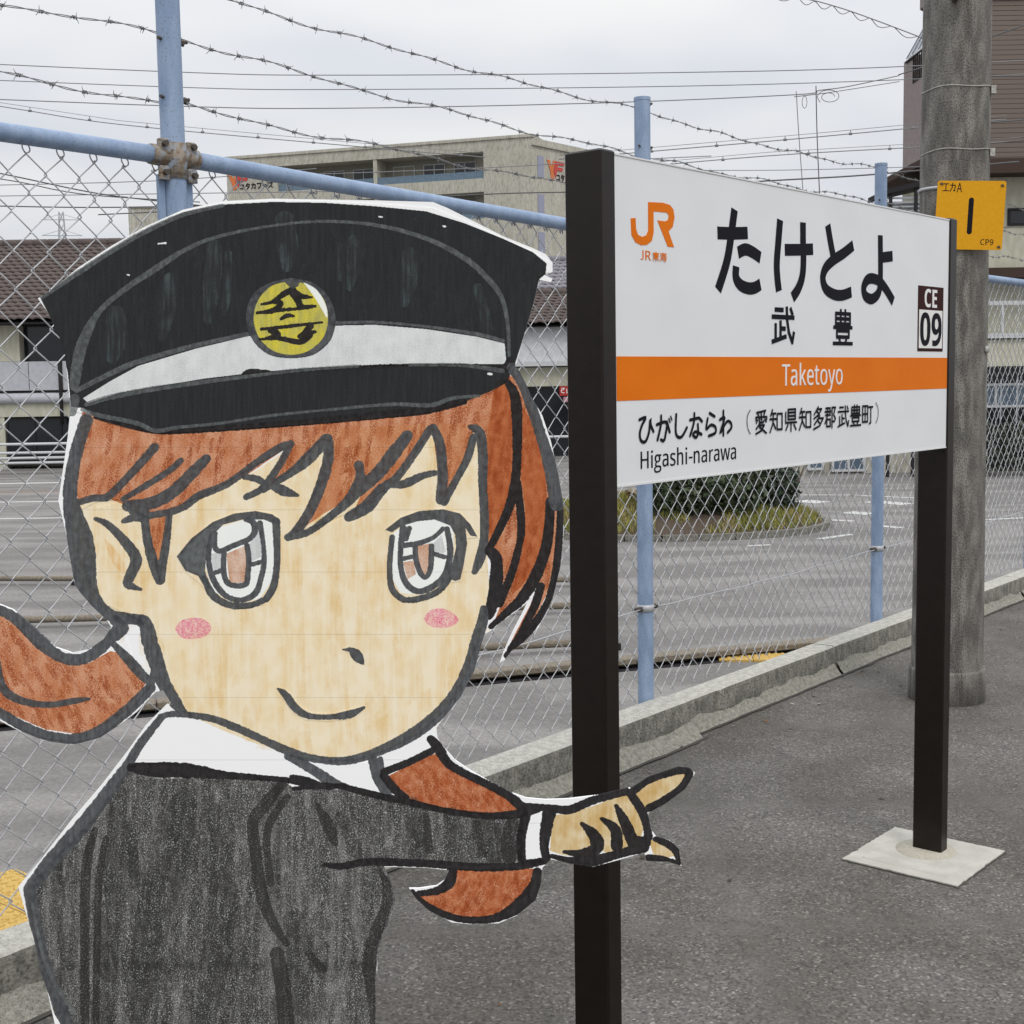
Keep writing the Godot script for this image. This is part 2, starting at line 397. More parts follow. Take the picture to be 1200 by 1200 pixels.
func paint_span(y: int, x0: int, x1: int, g: Array) -> void:
	x0 = maxi(x0, 0); x1 = mini(x1, DW - 1)
	if y < 0 or y >= DH or x1 < x0: return
	var ar: float = g[0]; var ag: float = g[1]; var ab: float = g[2]
	var br: float = g[3] - g[0]; var bg: float = g[4] - g[1]; var bb: float = g[5] - g[2]
	var c0: float = g[6]; var c1: float = g[7] / 255.0; var c2: float = g[8] / 255.0; var c3: float = g[9] / 255.0
	c0 -= (g[7] + g[8] + g[9]) * 0.5
	var fine: int = g[10] if g.size() > 10 else 1
	var hard: float = g[11] if g.size() > 11 else 1.0
	var row := (y & 511) << 9
	var row2 := ((y * fine * 3 / 4) & 511) << 9
	var at := (y * DW + x0) * 3
	for x in range(x0, x1 + 1):
		if clipping and clip[y * DW + x] == 0:
			at += 3
			continue
		var k := x & 511
		var b := blotch[row2 | ((x * fine + 173) & 511)]
		var cov := clampf((c0 + grain[row | k] * c1 + streak[row | k] * c2 + b * c3 - 0.5) * hard + 0.5, 0.0, 1.0)
		var t := b * 0.0039
		ink[at] = int(lerpf(ink[at], ar + br * t, cov))
		ink[at + 1] = int(lerpf(ink[at + 1], ag + bg * t, cov))
		ink[at + 2] = int(lerpf(ink[at + 2], ab + bb * t, cov))
		at += 3

func fill(pig: String, text: String, smooth := 0) -> void:
	var p := points(text)
	if smooth:
		p.append(p[0]); p = spline(p, smooth)
	var n := p.size()
	for i in n: p[i] = Vector2((p[i].x - DX) * DS, (p[i].y - DY) * DS)
	var y0 := INF; var y1 := -INF
	for q in p: y0 = minf(y0, q.y); y1 = maxf(y1, q.y)
	for y in range(maxi(0, int(y0)), mini(DH - 1, int(y1)) + 1):
		var fy := y + 0.5
		var xs := []
		for i in n:
			var a := p[i]; var b := p[(i + 1) % n]
			if (a.y <= fy) != (b.y <= fy): xs.append(a.x + (fy - a.y) / (b.y - a.y) * (b.x - a.x))
		xs.sort()
		for i in range(0, xs.size() - 1, 2):
			paint_span(y, int(round(xs[i])), int(round(xs[i + 1])) - 1, PIG[pig])

# crayon work: many separate, slightly wandering strokes laid side by side inside an outline
func hatch(pig: String, text: String, lean: float, count: int, width: float, length: float, sd: int) -> void:
	var p := points(text)
	var n := p.size()
	for i in n: p[i] = Vector2((p[i].x - DX) * DS, (p[i].y - DY) * DS)
	var lo := Vector2(INF, INF); var hi := Vector2(-INF, -INF)
	for q in p: lo = lo.min(q); hi = hi.max(q)
	lo = lo.max(Vector2.ZERO); hi = hi.min(Vector2(DW - 1, DH - 1))
	clip = PackedByteArray(); clip.resize(DW * DH)
	for y in range(int(lo.y), int(hi.y)):
		var xs := []
		for i in n:
			var a := p[i]; var b := p[(i + 1) % n]
			if (a.y <= y) != (b.y <= y): xs.append(a.x + (y - a.y) / (b.y - a.y) * (b.x - a.x))
		xs.sort()
		for i in range(0, xs.size() - 1, 2):
			for x in range(maxi(0, int(xs[i])), mini(DW - 1, int(xs[i + 1])) + 1): clip[y * DW + x] = 1
	clipping = true
	var g := RandomNumberGenerator.new(); g.seed = sd
	for s in count:
		var x0 := g.randf_range(lo.x - absf(lean) * length, hi.x + absf(lean) * length)
		var y0 := g.randf_range(lo.y - length * 0.7, hi.y - length * 0.2)
		var sl := lean + g.randf_range(-0.07, 0.07)
		var ln := length * DS * g.randf_range(0.5, 1.2) * 0.5
		var w := width * DS * g.randf_range(0.5, 1.3)
		var ph := g.randf() * TAU
		for i in int(ln):
			var y := int(y0) + i
			if y < 0 or y >= DH: continue
			var t := i / ln
			var cx := x0 + sl * i + sin(t * 3.0 + ph) * 3.0
			var half := w * 0.5 * minf(1.0, minf(t, 1.0 - t) * 8.0 + 0.3)
			paint_span(y, int(cx - half), int(cx + half), PIG[pig])
	clipping = false

# strokes of varying width, "x,y,width ..."; the whole list is laid down in one go
func marker(pig: String, lists: Array) -> void:
	var mask := PackedByteArray(); mask.resize(DW * DH)
	var top := DH; var bottom := 0
	var lefts := {}
	for text in lists:
		var xy := PackedVector2Array(); var wd := PackedVector2Array()
		for w in text.split(" ", false):
			var c: PackedStringArray = w.split(",")
			xy.append(Vector2((float(c[0]) - DX) * DS, (float(c[1]) - DY) * DS))
			wd.append(Vector2(float(c[2]) * DS * 0.5, 0))
		var p := spline(xy, 12); var q := spline(wd, 12)
		for i in p.size() - 1:
			var far := p[i].distance_to(p[i + 1])
			var r0 := maxf(0.8, q[i].x)
			var steps := maxi(1, int(ceil(far / maxf(1.0, r0 * 0.35))))
			for k in steps:
				var t := float(k) / steps
				var c := p[i].lerp(p[i + 1], t)
				var r := maxf(0.8, lerpf(q[i].x, q[i + 1].x, t))
				r *= 1.0 + (grain[((int(c.y) & 511) << 9) | (int(c.x * 0.7) & 511)] - 128) * 0.0011
				for dy in range(-int(r), int(r) + 1):
					var y := int(c.y) + dy
					if y < 0 or y >= DH: continue
					var half := sqrt(maxf(0.0, r * r - dy * dy))
					var x0 := maxi(0, int(round(c.x - half))); var x1 := mini(DW - 1, int(round(c.x + half)))
					var row := y * DW
					for x in range(x0, x1 + 1): mask[row + x] = 1
					top = mini(top, y); bottom = maxi(bottom, y)
					if not lefts.has(y): lefts[y] = Vector2i(x0, x1)
					else: lefts[y] = Vector2i(mini(lefts[y].x, x0), maxi(lefts[y].y, x1))
	for y in lefts:
		var row: int = y * DW
		var x: int = lefts[y].x
		var last: int = lefts[y].y
		while x <= last:
			if mask[row + x]:
				var e := x
				while e < last and mask[row + e + 1]: e += 1
				paint_span(y, x, e, PIG[pig])
				x = e + 1
			else: x += 1

func draw_attendant() -> ImageTexture:
	grain = noise_bytes(512, 512, 0.22, 2, 71)
	streak = noise_bytes(512, 36, 0.10, 3, 72)
	blotch = noise_bytes(512, 512, 0.02, 4, 73)
	ink = PackedByteArray(); ink.resize(DW * DH * 3); ink.fill(242)
	# face, ear and neck
	fill("skin", "86,592 140,586 178,612 240,585 300,555 340,528 400,505 503,500 560,500 574,560 576,620 572,660 574,700 568,735 558,760 547,792 526,828 494,860 454,880 420,890 380,892 340,886 300,874 262,859 230,844 212,838 196,802 182,762 172,732 150,728 126,716 100,702 86,650")
	var face := "86,592 140,586 178,612 240,585 300,555 340,528 400,505 503,500 560,500 574,560 576,620 572,660 574,700 568,735 558,760 547,792 526,828 494,860 454,880 420,890 380,892 340,886 300,874 262,859 230,844 212,838 196,802 182,762 172,732 150,728 126,716 100,702 86,650"
	hatch("skin_light", face, 0.0, 160, 14.0, 190.0, 501)
	hatch("skin_stroke", face, 0.02, 330, 9.0, 170.0, 502)
	hatch("skin_stroke", "110,720 180,720 230,820 330,860 420,860 520,800 565,690 580,730 540,850 420,895 300,880 200,820", 0.05, 120, 10.0, 90.0, 503)
	fill("ear", "122,632 134,645 148,664 154,680 146,676 132,662", 4)
	fill("blush", "206,740 212,731 226,727 240,729 248,737 244,747 228,752 213,750", 4)
	fill("blush", "497,728 504,719 518,716 532,722 538,730 530,737 516,739 503,736", 4)
	# ponytails
	fill("hair", "-62,700 0,722 25,740 50,762 80,782 105,780 130,766 150,770 165,790 172,803 150,835 120,855 90,863 55,858 20,843 -10,835 -62,800")
	fill("hair_deep", "452,914 480,900 506,888 516,884 532,904 560,920 592,934 612,952 570,958 520,953 476,941")
	fill("hair_deep", "486,1053 512,1049 529,1038 533,1021 628,1021 622,1048 602,1066 570,1080 535,1078 508,1068")
	# hair
	fill("hair", "97,486 118,490 150,503 188,508 250,505 320,500 380,496 440,491 505,484 545,474 578,460 594,448 603,442 612,455 622,480 632,510 640,545 646,580 654,600 656,640 651,670 640,702 624,734 606,756 592,770 606,742 622,712 630,690 612,702 595,718 578,736 586,715 590,690 588,660 578,645 570,645 570,600 566,540 556,505 545,540 532,570 518,594 514,560 508,508 470,555 440,590 412,610 425,580 380,605 345,630 365,590 380,540 384,519 372,526 340,557 311,577 325,545 338,527 287,562 233,587 200,602 194,640 186,672 178,640 172,605 140,592 120,584 92,592 90,570 95,530")
	fill("hair_deep", "580,452 598,440 603,470 602,540 596,590 575,640 570,600 568,540")
	fill("hair_deep", "613,480 626,500 640,560 642,620 634,660 612,690 600,700 612,650 616,600 608,540")
	hatch("hair_stroke", "97,486 118,490 150,503 188,508 250,505 320,500 380,496 440,491 505,484 545,474 578,460 594,448 603,442 612,455 622,480 632,510 640,545 646,580 654,600 656,640 651,670 640,702 624,734 606,756 592,770 606,742 622,712 630,690 612,702 595,718 578,736 586,715 590,690 588,660 578,645 570,645 570,600 566,540 556,505 545,540 532,570 518,594 514,560 508,508 470,555 440,590 412,610 425,580 380,605 345,630 365,590 380,540 384,519 372,526 340,557 311,577 325,545 338,527 287,562 233,587 200,602 194,640 186,672 178,640 172,605 140,592 120,584 92,592 90,570 95,530", -0.22, 620, 5.0, 70.0, 511)
	hatch("hair_stroke", "-62,700 0,722 25,740 50,762 80,782 105,780 130,766 150,770 165,790 172,803 150,835 120,855 90,863 55,858 20,843 -10,835 -62,800", 0.5, 240, 6.0, 50.0, 512)
	hatch("hair_stroke", "452,914 480,900 506,888 516,884 532,904 560,920 592,934 612,952 570,958 520,953 476,941", 0.7, 110, 5.0, 36.0, 513)
	hatch("hair_stroke", "486,1053 512,1049 529,1038 533,1021 628,1021 622,1048 602,1066 570,1080 535,1078 508,1068", -0.4, 110, 5.0, 36.0, 514)
	# cap
	fill("cap", "48,352 92,321 130,296 170,273 215,252 262,243 320,240 380,241 440,245 500,251 545,265 590,283 625,299 641,312 640,324 632,331 628,350 620,378 611,408 603,433 585,434 480,434 350,440 240,452 140,470 103,482 84,480 80,440 72,405 58,372")
	hatch("cap_stroke", "48,352 92,321 130,296 170,273 215,252 262,243 320,240 380,241 440,245 500,251 545,265 590,283 625,299 641,312 640,324 632,331 628,350 620,378 611,408 603,433 585,434 480,434 350,440 240,452 140,470 103,482 84,480 80,440 72,405 58,372", 0.06, 420, 6.0, 90.0, 521)
	marker("cap_rub", ["252,292,16 249,335,20 244,380,9", "268,300,8 266,350,10 262,372,5", "334,262,22 338,292,24 336,318,10", "414,284,12 415,312,16 410,342,6", "398,290,6 400,330,8", "136,372,22 137,400,24 132,424,12", "200,330,14 196,370,18 190,400,8", "480,300,16 480,330,18 474,360,9", "560,340,10 570,380,12 572,396,6"])
	fill("white", "98,470 130,450 163,432 230,412 297,396 342,390 390,385 440,384 500,389 560,398 592,406 594,430 540,430 480,431 420,432 360,435 300,440 240,447 180,457 140,464 104,476")
	fill("band", "98,470 130,450 163,432 230,412 297,396 342,390 390,385 440,384 500,389 560,398 592,406 594,430 540,430 480,431 420,432 360,435 300,440 240,447 180,457 140,464 104,476")
	fill("cap", "98,481 140,468 240,451 350,437 480,433 585,434 599,436 597,446 590,454 575,462 545,474 505,484 440,491 380,496 320,500 250,505 188,509 150,503 115,494")
	marker("black", ["112,492,4 150,502,5 188,509,6 250,506,7 320,501,7 380,496,8 440,490,9 500,484,9 545,474,6", "594,434,9 597,428,9", "420,433,3 480,431,3 560,432,4 590,436,6", "285,443,4 292,439,6 304,439,6 325,440,3"])
	marker("pale", ["50,351,5 92,323,6 130,298,6 170,275,6 215,255,5 262,244,4", "210,300,6 180,320,7 147,342,6 118,367,6 103,392,11 93,420,13 87,458,11", "210,300,5 245,284,4 300,271,3 370,263,3 440,267,4 500,283,5 545,306,6 572,330,6 588,352,5 595,382,4 597,420,3",
		"90,461,5 130,441,6 163,427,6 230,408,5 290,395,5", "392,382,4 440,381,3 500,386,3 560,395,4 590,403,4", "102,477,5 133,468,6 180,459,6 230,452,5 300,443,4 350,437,4 420,432,3", "97,483,4 112,489,5 160,499,5 183,508,5 210,504,4 260,499,3 320,490,3 400,482,3 460,477,4 505,478,5 530,470,4 562,467,3",
		"480,431,3 540,431,4 590,438,5", "84,485,12 88,470,12"])
	marker("white", ["186,289,1.5 195,288,2.2", "573,441,3 576,442,3", "445,257,2 448,258,2", "150,325,1.5 152,326,1.5", "520,268,2 522,269,2"])
	# badge on the cap band
	fill("marker", "342,329 368,335 386,352 394,376 388,402 368,419 342,423 316,419 297,402 289,376 296,350 316,335", 5)
	fill("yellow", "342,333 364,338 380,354 385,376 380,398 363,414 342,419 320,414 304,398 298,376 304,354 320,338", 5)
	fill("white", "356,334 372,343 383,362 384,376 378,366 368,350", 3)
	marker("black", ["307,360,2.5 320,357,4.2 333,348,6.7 343,343,7.6", "343,343,7.6 352,350,6.7 366,352,2.5", "343,347,6.7 350,356,7.6 354,363,6.7 370,362,3.4", "317,358,2.5 329,358,5.9 326,364,6.7 318,368,5.9 302,370,2.5", "302,370,3.4 327,367,4.2 353,365,3.4", "330,377,3.4 338,373,5.0 345,374,2.5", "307,389,3.4 337,386,4.2 378,381,2.5", "318,390,7.6 326,396,6.7 312,400,3.4", "364,385,7.6 358,394,7.6 351,398,5.0", "358,395,6.7 370,392,3.4", "305,401,2.5 328,400,5.0 352,404,6.7 365,396,5.0"])
	fill("marker", "333,332 353,332 350,339 344,342 338,338")
	# eyes
	fill("white", "243,640 255,622 300,608 322,616 322,680 305,705 270,708 250,695 241,665")
	fill("grey", "248,652 262,650 262,668 250,672")
	fill("grey", "294,640 306,620 308,655 294,662")
	fill("iris", "266,652 290,642 290,685 270,687")
	fill("marker", "208,655 225,634 250,615 275,605 300,602 320,606 329,613 327,619 310,612 285,612 262,618 250,630 243,650 241,672 248,694 240,690 233,678 218,672")
	fill("pale", "212,655 228,636 252,617 262,617 248,630 242,650 240,672 246,690 240,688 234,676 220,670")
	marker("marker", ["324,613,9 325,640,8 325,665,7 321,690,8 312,706,8", "240,680,6 248,698,9 260,708,8 275,713,8 295,712,7 310,706,7"])
	marker("marker", ["251,628,7 245,650,6 247,672,6 255,690,7 268,703,6 285,706,6 300,698,7 306,682,6 310,662,6 309,640,5 305,615,6", "253,628,5 252,642,6 258,649,6 275,642,6 292,635,6 299,626,7 297,615,7 288,612,5", "263,650,6 263,675,6 270,688,6 288,688,6 291,675,6 292,658,6 290,642,6", "250,675,5 262,671,5", "294,665,5 309,661,5"])
	fill("white", "462,628 480,614 520,610 532,622 532,660 520,685 495,700 470,698 460,680")
	fill("grey", "508,640 518,630 523,650 510,654")
	fill("iris", "489,643 505,640 505,668 498,677 490,664")
	fill("iris", "473,662 485,660 488,676 478,682")
	fill("marker", "452,624 470,610 492,602 520,600 540,605 552,618 560,632 552,631 546,622 548,640 544,665 540,682 534,684 524,680 530,665 535,645 534,630 528,619 510,612 490,614 470,620 460,627")
	marker("marker", ["460,632,6 457,667,6 460,693,7 475,706,7 498,703,7 515,695,7 527,681,6", "473,622,8 470,645,6 470,667,6 476,686,7 490,696,7 508,690,7 522,676,7 528,650,7 524,622,6", "475,642,6 490,640,6 508,633,5 520,622,5", "480,622,6 476,636,5", "487,644,6 488,660,6 494,676,6 500,679,5 505,668,6 506,642,6", "472,658,5 486,655,5", "508,652,5 522,656,5"])
	# nose and mouth
	marker("marker", ["326,810,2 335,817,8 347,833,9 363,842,7 388,843,6 410,840,9 427,832,3", "402,764,1.5 412,765,6 419,772,12 426,781,2"])
	# outlines of the hair and face
	marker("marker", ["102,495,14 92,525,15 85,557,15 83,590,17 93,630,29 98,660,29 102,690,24 113,710,17 130,724,14 150,728,13 170,730,10", "112,611,4 127,618,8 147,638,11 160,658,13 154,676,12 150,687,10 157,691,7 166,694,3",
		"92,592,7 110,587,8 125,586,9 137,576,9 160,552,9 183,526,10", "145,588,6 175,570,7 200,554,7 213,542,7", "150,596,12 180,592,14 205,578,14 225,558,13 243,540,10", "158,600,14 170,607,16", "145,614,5 160,609,10 168,612,6",
		"172,608,8 210,600,8 234,584,9 267,570,8 300,546,8 326,529,9 341,523,7", "341,523,8 328,548,8 308,575,8 288,586,7", "287,562,6 300,564,8 308,568,7", "383,517,12 362,540,14 340,558,9 308,577,8", "318,572,6 332,578,12 350,584,3",
		"384,517,12 385,540,12 376,573,12 362,605,11 345,628,10 336,633,6", "338,633,8 358,628,8 372,620,8 400,598,10 420,578,14 443,558,15 462,534,15 479,512,12", "421,548,10 422,563,10 412,580,7", "409,609,11 430,597,15 448,576,12 465,563,9 487,533,9 505,505,9",
		"508,504,9 516,525,11 519,560,12 517,590,12", "457,572,5 475,570,10 495,561,8 512,557,6", "551,503,5 562,510,11 566,535,11 566,570,10 568,610,10 567,640,10 562,660,11 556,674,6", "555,515,8 548,540,9 535,565,8 520,593,9",
		"170,612,9 174,640,10 182,668,12 188,684,10", "199,606,7 195,640,9 190,670,10 189,684,9"])
	marker("black", ["594,450,7 603,465,11 606,490,12 606,540,10 603,575,11 596,600,10 586,622,9 577,640,8 571,650,6", "606,568,9 610,600,9 611,625,9 609,640,8 602,668,9 594,690,9 585,712,9", "574,648,12 582,660,14 581,690,15 576,715,13 572,725,10",
		"645,590,10 644,615,11 640,645,12 628,678,13 612,704,12 595,720,9 575,738,6", "657,590,8 656,625,8 652,670,9 643,707,9 626,735,9 608,758,8 594,772,9", "634,690,9 626,715,9 610,745,7 598,765,8"])
	marker("marker", ["600,434,12 612,452,11 623,480,12 633,510,12 644,545,15 651,575,18 653,594,18"])
	marker("marker", ["567,716,8 566,730,12 560,750,13 550,785,14 535,815,14 512,842,14 480,866,14 447,882,11 422,891,10 397,895,9 363,891,9 340,884,10 313,872,9 280,857,9 248,845,8 215,840,7",
		"152,727,9 170,733,15 176,755,18 184,780,18 193,805,16 205,825,14 216,840,9", "132,756,6 150,775,11 168,795,11 178,803,9", "183,782,8 179,800,8", "135,730,12 145,740,12 128,752,14 115,762,15",
		"-62,698,14 0,718,11 25,733,14 47,755,15 70,772,13 93,776,13 115,766,13 130,750,13 142,734,11", "-62,805,11 0,838,11 25,853,12 55,865,12 87,869,12 117,860,13 150,835,13 178,808,12", "-12,740,9 -5,770,9 2,805,10 20,822,9 55,829,7 90,824,7 105,822,3"])
	# ruled lines of the paper show through the light areas
	for ly in [527, 600, 673, 746, 820, 893, 967]:
		var y := int((ly - DY) * DS)
		for x in range(int((100 - DX) * DS), int((740 - DX) * DS)):
			var i := (y * DW + x) * 3
			if ink[i] > 170:
				for c in 6:
					var j := i + (c % 3) + (DW * 3 if c > 2 else 0)
					ink[j] = int(ink[j] * 0.925)
	# jacket, collar, sleeve
	fill("jacket", "150,905 180,915 260,915 300,912 335,920 345,926 400,928 470,940 540,955 600,960 614,960 612,1012 560,1018 480,1017 446,1018 458,1038 461,1060 453,1086 443,1110 440,1150 440,1207 74,1207 64,1190 50,1140 38,1090 30,1046 66,1006 110,962")
	hatch("jacket_stroke", "150,905 180,915 260,915 300,912 335,920 345,926 400,928 470,940 540,955 600,960 614,960 612,1012 560,1018 480,1017 446,1018 458,1038 461,1060 453,1086 443,1110 440,1150 440,1207 74,1207 64,1190 50,1140 38,1090 30,1046 66,1006 110,962", 0.0, 1150, 5.5, 120.0, 531)
	hatch("jacket_stroke", "150,905 230,912 330,925 300,1000 310,1207 200,1207 130,1207 140,1000", -0.08, 330, 6.0, 110.0, 532)
	hatch("jacket_stroke", "400,930 600,962 600,1016 440,1016", 0.12, 150, 6.0, 70.0, 533)
	fill("fleck", "150,905 180,915 260,915 300,912 335,920 345,926 400,928 470,940 540,955 600,960 614,960 612,1012 560,1018 480,1017 446,1018 458,1038 461,1060 453,1086 443,1110 440,1150 440,1207 74,1207 64,1190 50,1140 38,1090 30,1046 66,1006 110,962")
	marker("smudge", ["140,930,16 136,1010,26 126,1100,30 120,1206,26", "215,945,30 200,1010,44 178,1090,40 168,1206,30", "252,950,14 262,1040,30 256,1110,34 240,1206,22", "150,970,10 160,1030,16", "345,1080,24 352,1130,30 350,1206,24", "400,960,12 420,1005,16", "530,957,18 534,1012,18", "482,946,20 490,1008,20", "570,962,10 575,1010,12"])
	marker("marker", ["190,843,8 165,875,10 150,900,11", "188,843,6 200,840,7 215,840,8", "438,895,11 443,915,11 455,935,10", "338,889,9 367,905,11 388,919,12 403,925,8", "446,892,6 447,908,8",
		"150,900,12 100,967,17 62,1010,17 35,1045,14", "35,1045,14 43,1090,14 55,1140,15 80,1204,14", "240,1010,1 241,1011,1"])
	marker("pale", ["38,1060,3 48,1110,4 62,1150,4 88,1190,4", "303,1010,3 309,1048,3 322,1080,4 330,1098,3"])
	marker("softblack", ["112,975,7 103,1010,11 100,1060,11 100,1120,10 100,1206,10", "125,985,6 116,1045,8 113,1205,8", "335,918,10 310,947,14 297,967,13 300,1000,13 305,1042,14 318,1080,12 337,1110,7", "337,937,8 318,965,9 313,992,8 318,1040,8", "371,945,4 385,970,14 393,992,7", "325,1120,16 332,1160,18 336,1206,18", "362,1120,8 380,1140,9",
		"447,1020,7 455,1040,12 456,1062,15 444,1092,17 434,1130,17 436,1165,12 439,1205,9", "600,968,15 597,990,19 597,1012,14", "500,960,8 503,1000,10", "560,966,6 566,1004,8"])
	marker("black", ["154,902,10 180,905,17 220,906,17 260,911,10 300,914,7 335,917,6 360,922,7 390,925,8", "342,913,5 360,917,7 375,923,6", "345,927,4 370,925,6 405,924,7", "403,925,7 450,937,8 475,942,8 523,953,7 573,959,8 615,956,10",
		"450,908,9 480,896,8 508,882,8", "505,869,9 514,880,12 525,897,10 542,908,9 575,924,9 598,937,10 613,950,12", "450,912,9 465,930,10 477,938,7", "380,1016,4 400,1018,8 433,1013,9 500,1015,9 557,1019,10 607,1018,9 636,1012,9",
		"530,1022,12 527,1037,12 512,1047,9 490,1050,6", "483,1048,6 502,1066,9 535,1079,8 568,1081,9 593,1074,12 618,1056,18 628,1038,13 630,1024,11"])
	# hand
	fill("skin_dark", "648,958 665,957 700,946 735,932 745,945 755,972 748,996 720,1002 690,1008 660,1005 645,1000")
	fill("skin_dark", "741,936 762,920 795,908 808,910 786,932 763,952 752,950")
	fill("skin_dark", "760,986 784,991 792,1006 768,1010")
	fill("white", "692,1004 704,998 712,1003 700,1008")
	marker("black", ["617,957,11 611,985,10 612,1012,9", "644,955,15 640,975,13 638,995,10 641,1010,9", "616,948,8 645,950,8 667,952,10 695,941,9 735,930,9", "743,929,9 762,916,9 795,906,9 808,909,9 798,927,9 778,941,9 759,951,9", "738,932,9 751,951,10 758,970,9 760,985,10",
		"646,1006,5 667,1011,8 693,1012,13 724,1004,10 755,995,14", "722,947,4 732,966,12 741,988,14", "705,962,4 721,975,12 723,995,14", "682,968,4 697,983,14 699,997,14 680,1003,9 661,1001,4", "768,986,6 790,997,9 795,1014,7 775,1010,9 758,1008,8", "742,990,14 757,990,14", "630,950,10 617,955,10", "612,1015,8 640,1012,8"])
	return ImageTexture.create_from_image(Image.create_from_data(DW, DH, false, Image.FORMAT_RGB8, ink))

func sheet_mesh(text: String, z0: float, z1: float) -> ArrayMesh:
	var poly := points(text)
	var st := begin()
	var ids := Geometry2D.triangulate_polygon(poly)
	for i in range(0, ids.size(), 3):
		var t := [poly[ids[i]], poly[ids[i + 1]], poly[ids[i + 2]]]
		if (t[1] - t[0]).cross(t[2] - t[0]) < 0: t = [t[0], t[2], t[1]]
		for v in t:
			st.set_uv(Vector2((v.x - DX) * DS / DW, (v.y - DY) * DS / DH))
			st.add_vertex(on_sheet(v, z1))
	for i in poly.size():
		var a := poly[i]; var b := poly[(i + 1) % poly.size()]
		for v in [[a, z0], [b, z0], [b, z1], [a, z0], [b, z1], [a, z1]]:
			var q: Vector2 = v[0]
			st.set_uv(Vector2((q.x - DX) * DS / DW, (q.y - DY) * DS / DH))
			st.add_vertex(on_sheet(q, v[1]))
	st.generate_normals()
	return st.commit()

# drawing coordinates to metres on the standee, whose base is the middle of its lower edge
func on_sheet(v: Vector2, z: float) -> Vector3:
	return Vector3((v.x - 250.0) * UNIT, (1197.0 - v.y) * UNIT, z)

const CUT := "45,353 60,344 92,317 130,292 170,269 215,249 260,239 320,236 380,237 440,238 508,240 525,247 545,257 590,280 625,294 640,301 648,311 648,322 638,325 648,330 646,334 632,331 628,350 620,378 611,408 603,431 609,438 617,453 628,480 637,507 648,540 656,570 661,596 661,630 657,668 648,705 632,738 614,756 600,766 592,776 586,780 590,768 600,745 612,722 618,710 602,722 588,732 576,742 569,746 571,738 565,757 556,790 540,820 520,845 512,856 513,868 520,878 533,893 550,905 575,919 600,932 617,938 640,940 667,939 700,935 735,927 742,926 760,914 795,902 808,903 815,909 803,928 780,945 760,956 763,975 770,984 785,988 796,998 799,1018 785,1013 758,1012 756,1002 725,1011 695,1019 668,1015 646,1010 642,1014 636,1020 634,1040 628,1058 606,1076 585,1085 550,1086 530,1084 503,1070 488,1056 480,1044 492,1044 512,1041 522,1034 527,1023 500,1020 450,1019 458,1036 464,1060 456,1086 448,1098 443,1130 441,1160 440,1208 66,1208 56,1164 48,1142 40,1102 30,1070 22,1042 50,1008 85,963 120,922 150,883 172,852 196,828 204,832 192,812 183,814 160,838 140,853 117,868 87,876 52,871 20,858 -3,846 -62,818 -62,688 0,711 15,717 40,738 65,761 85,768 105,764 122,752 131,738 126,730 108,713 95,698 88,688 78,628 69,590 74,556 80,515 83,484 80,450 77,420 70,398 57,370"

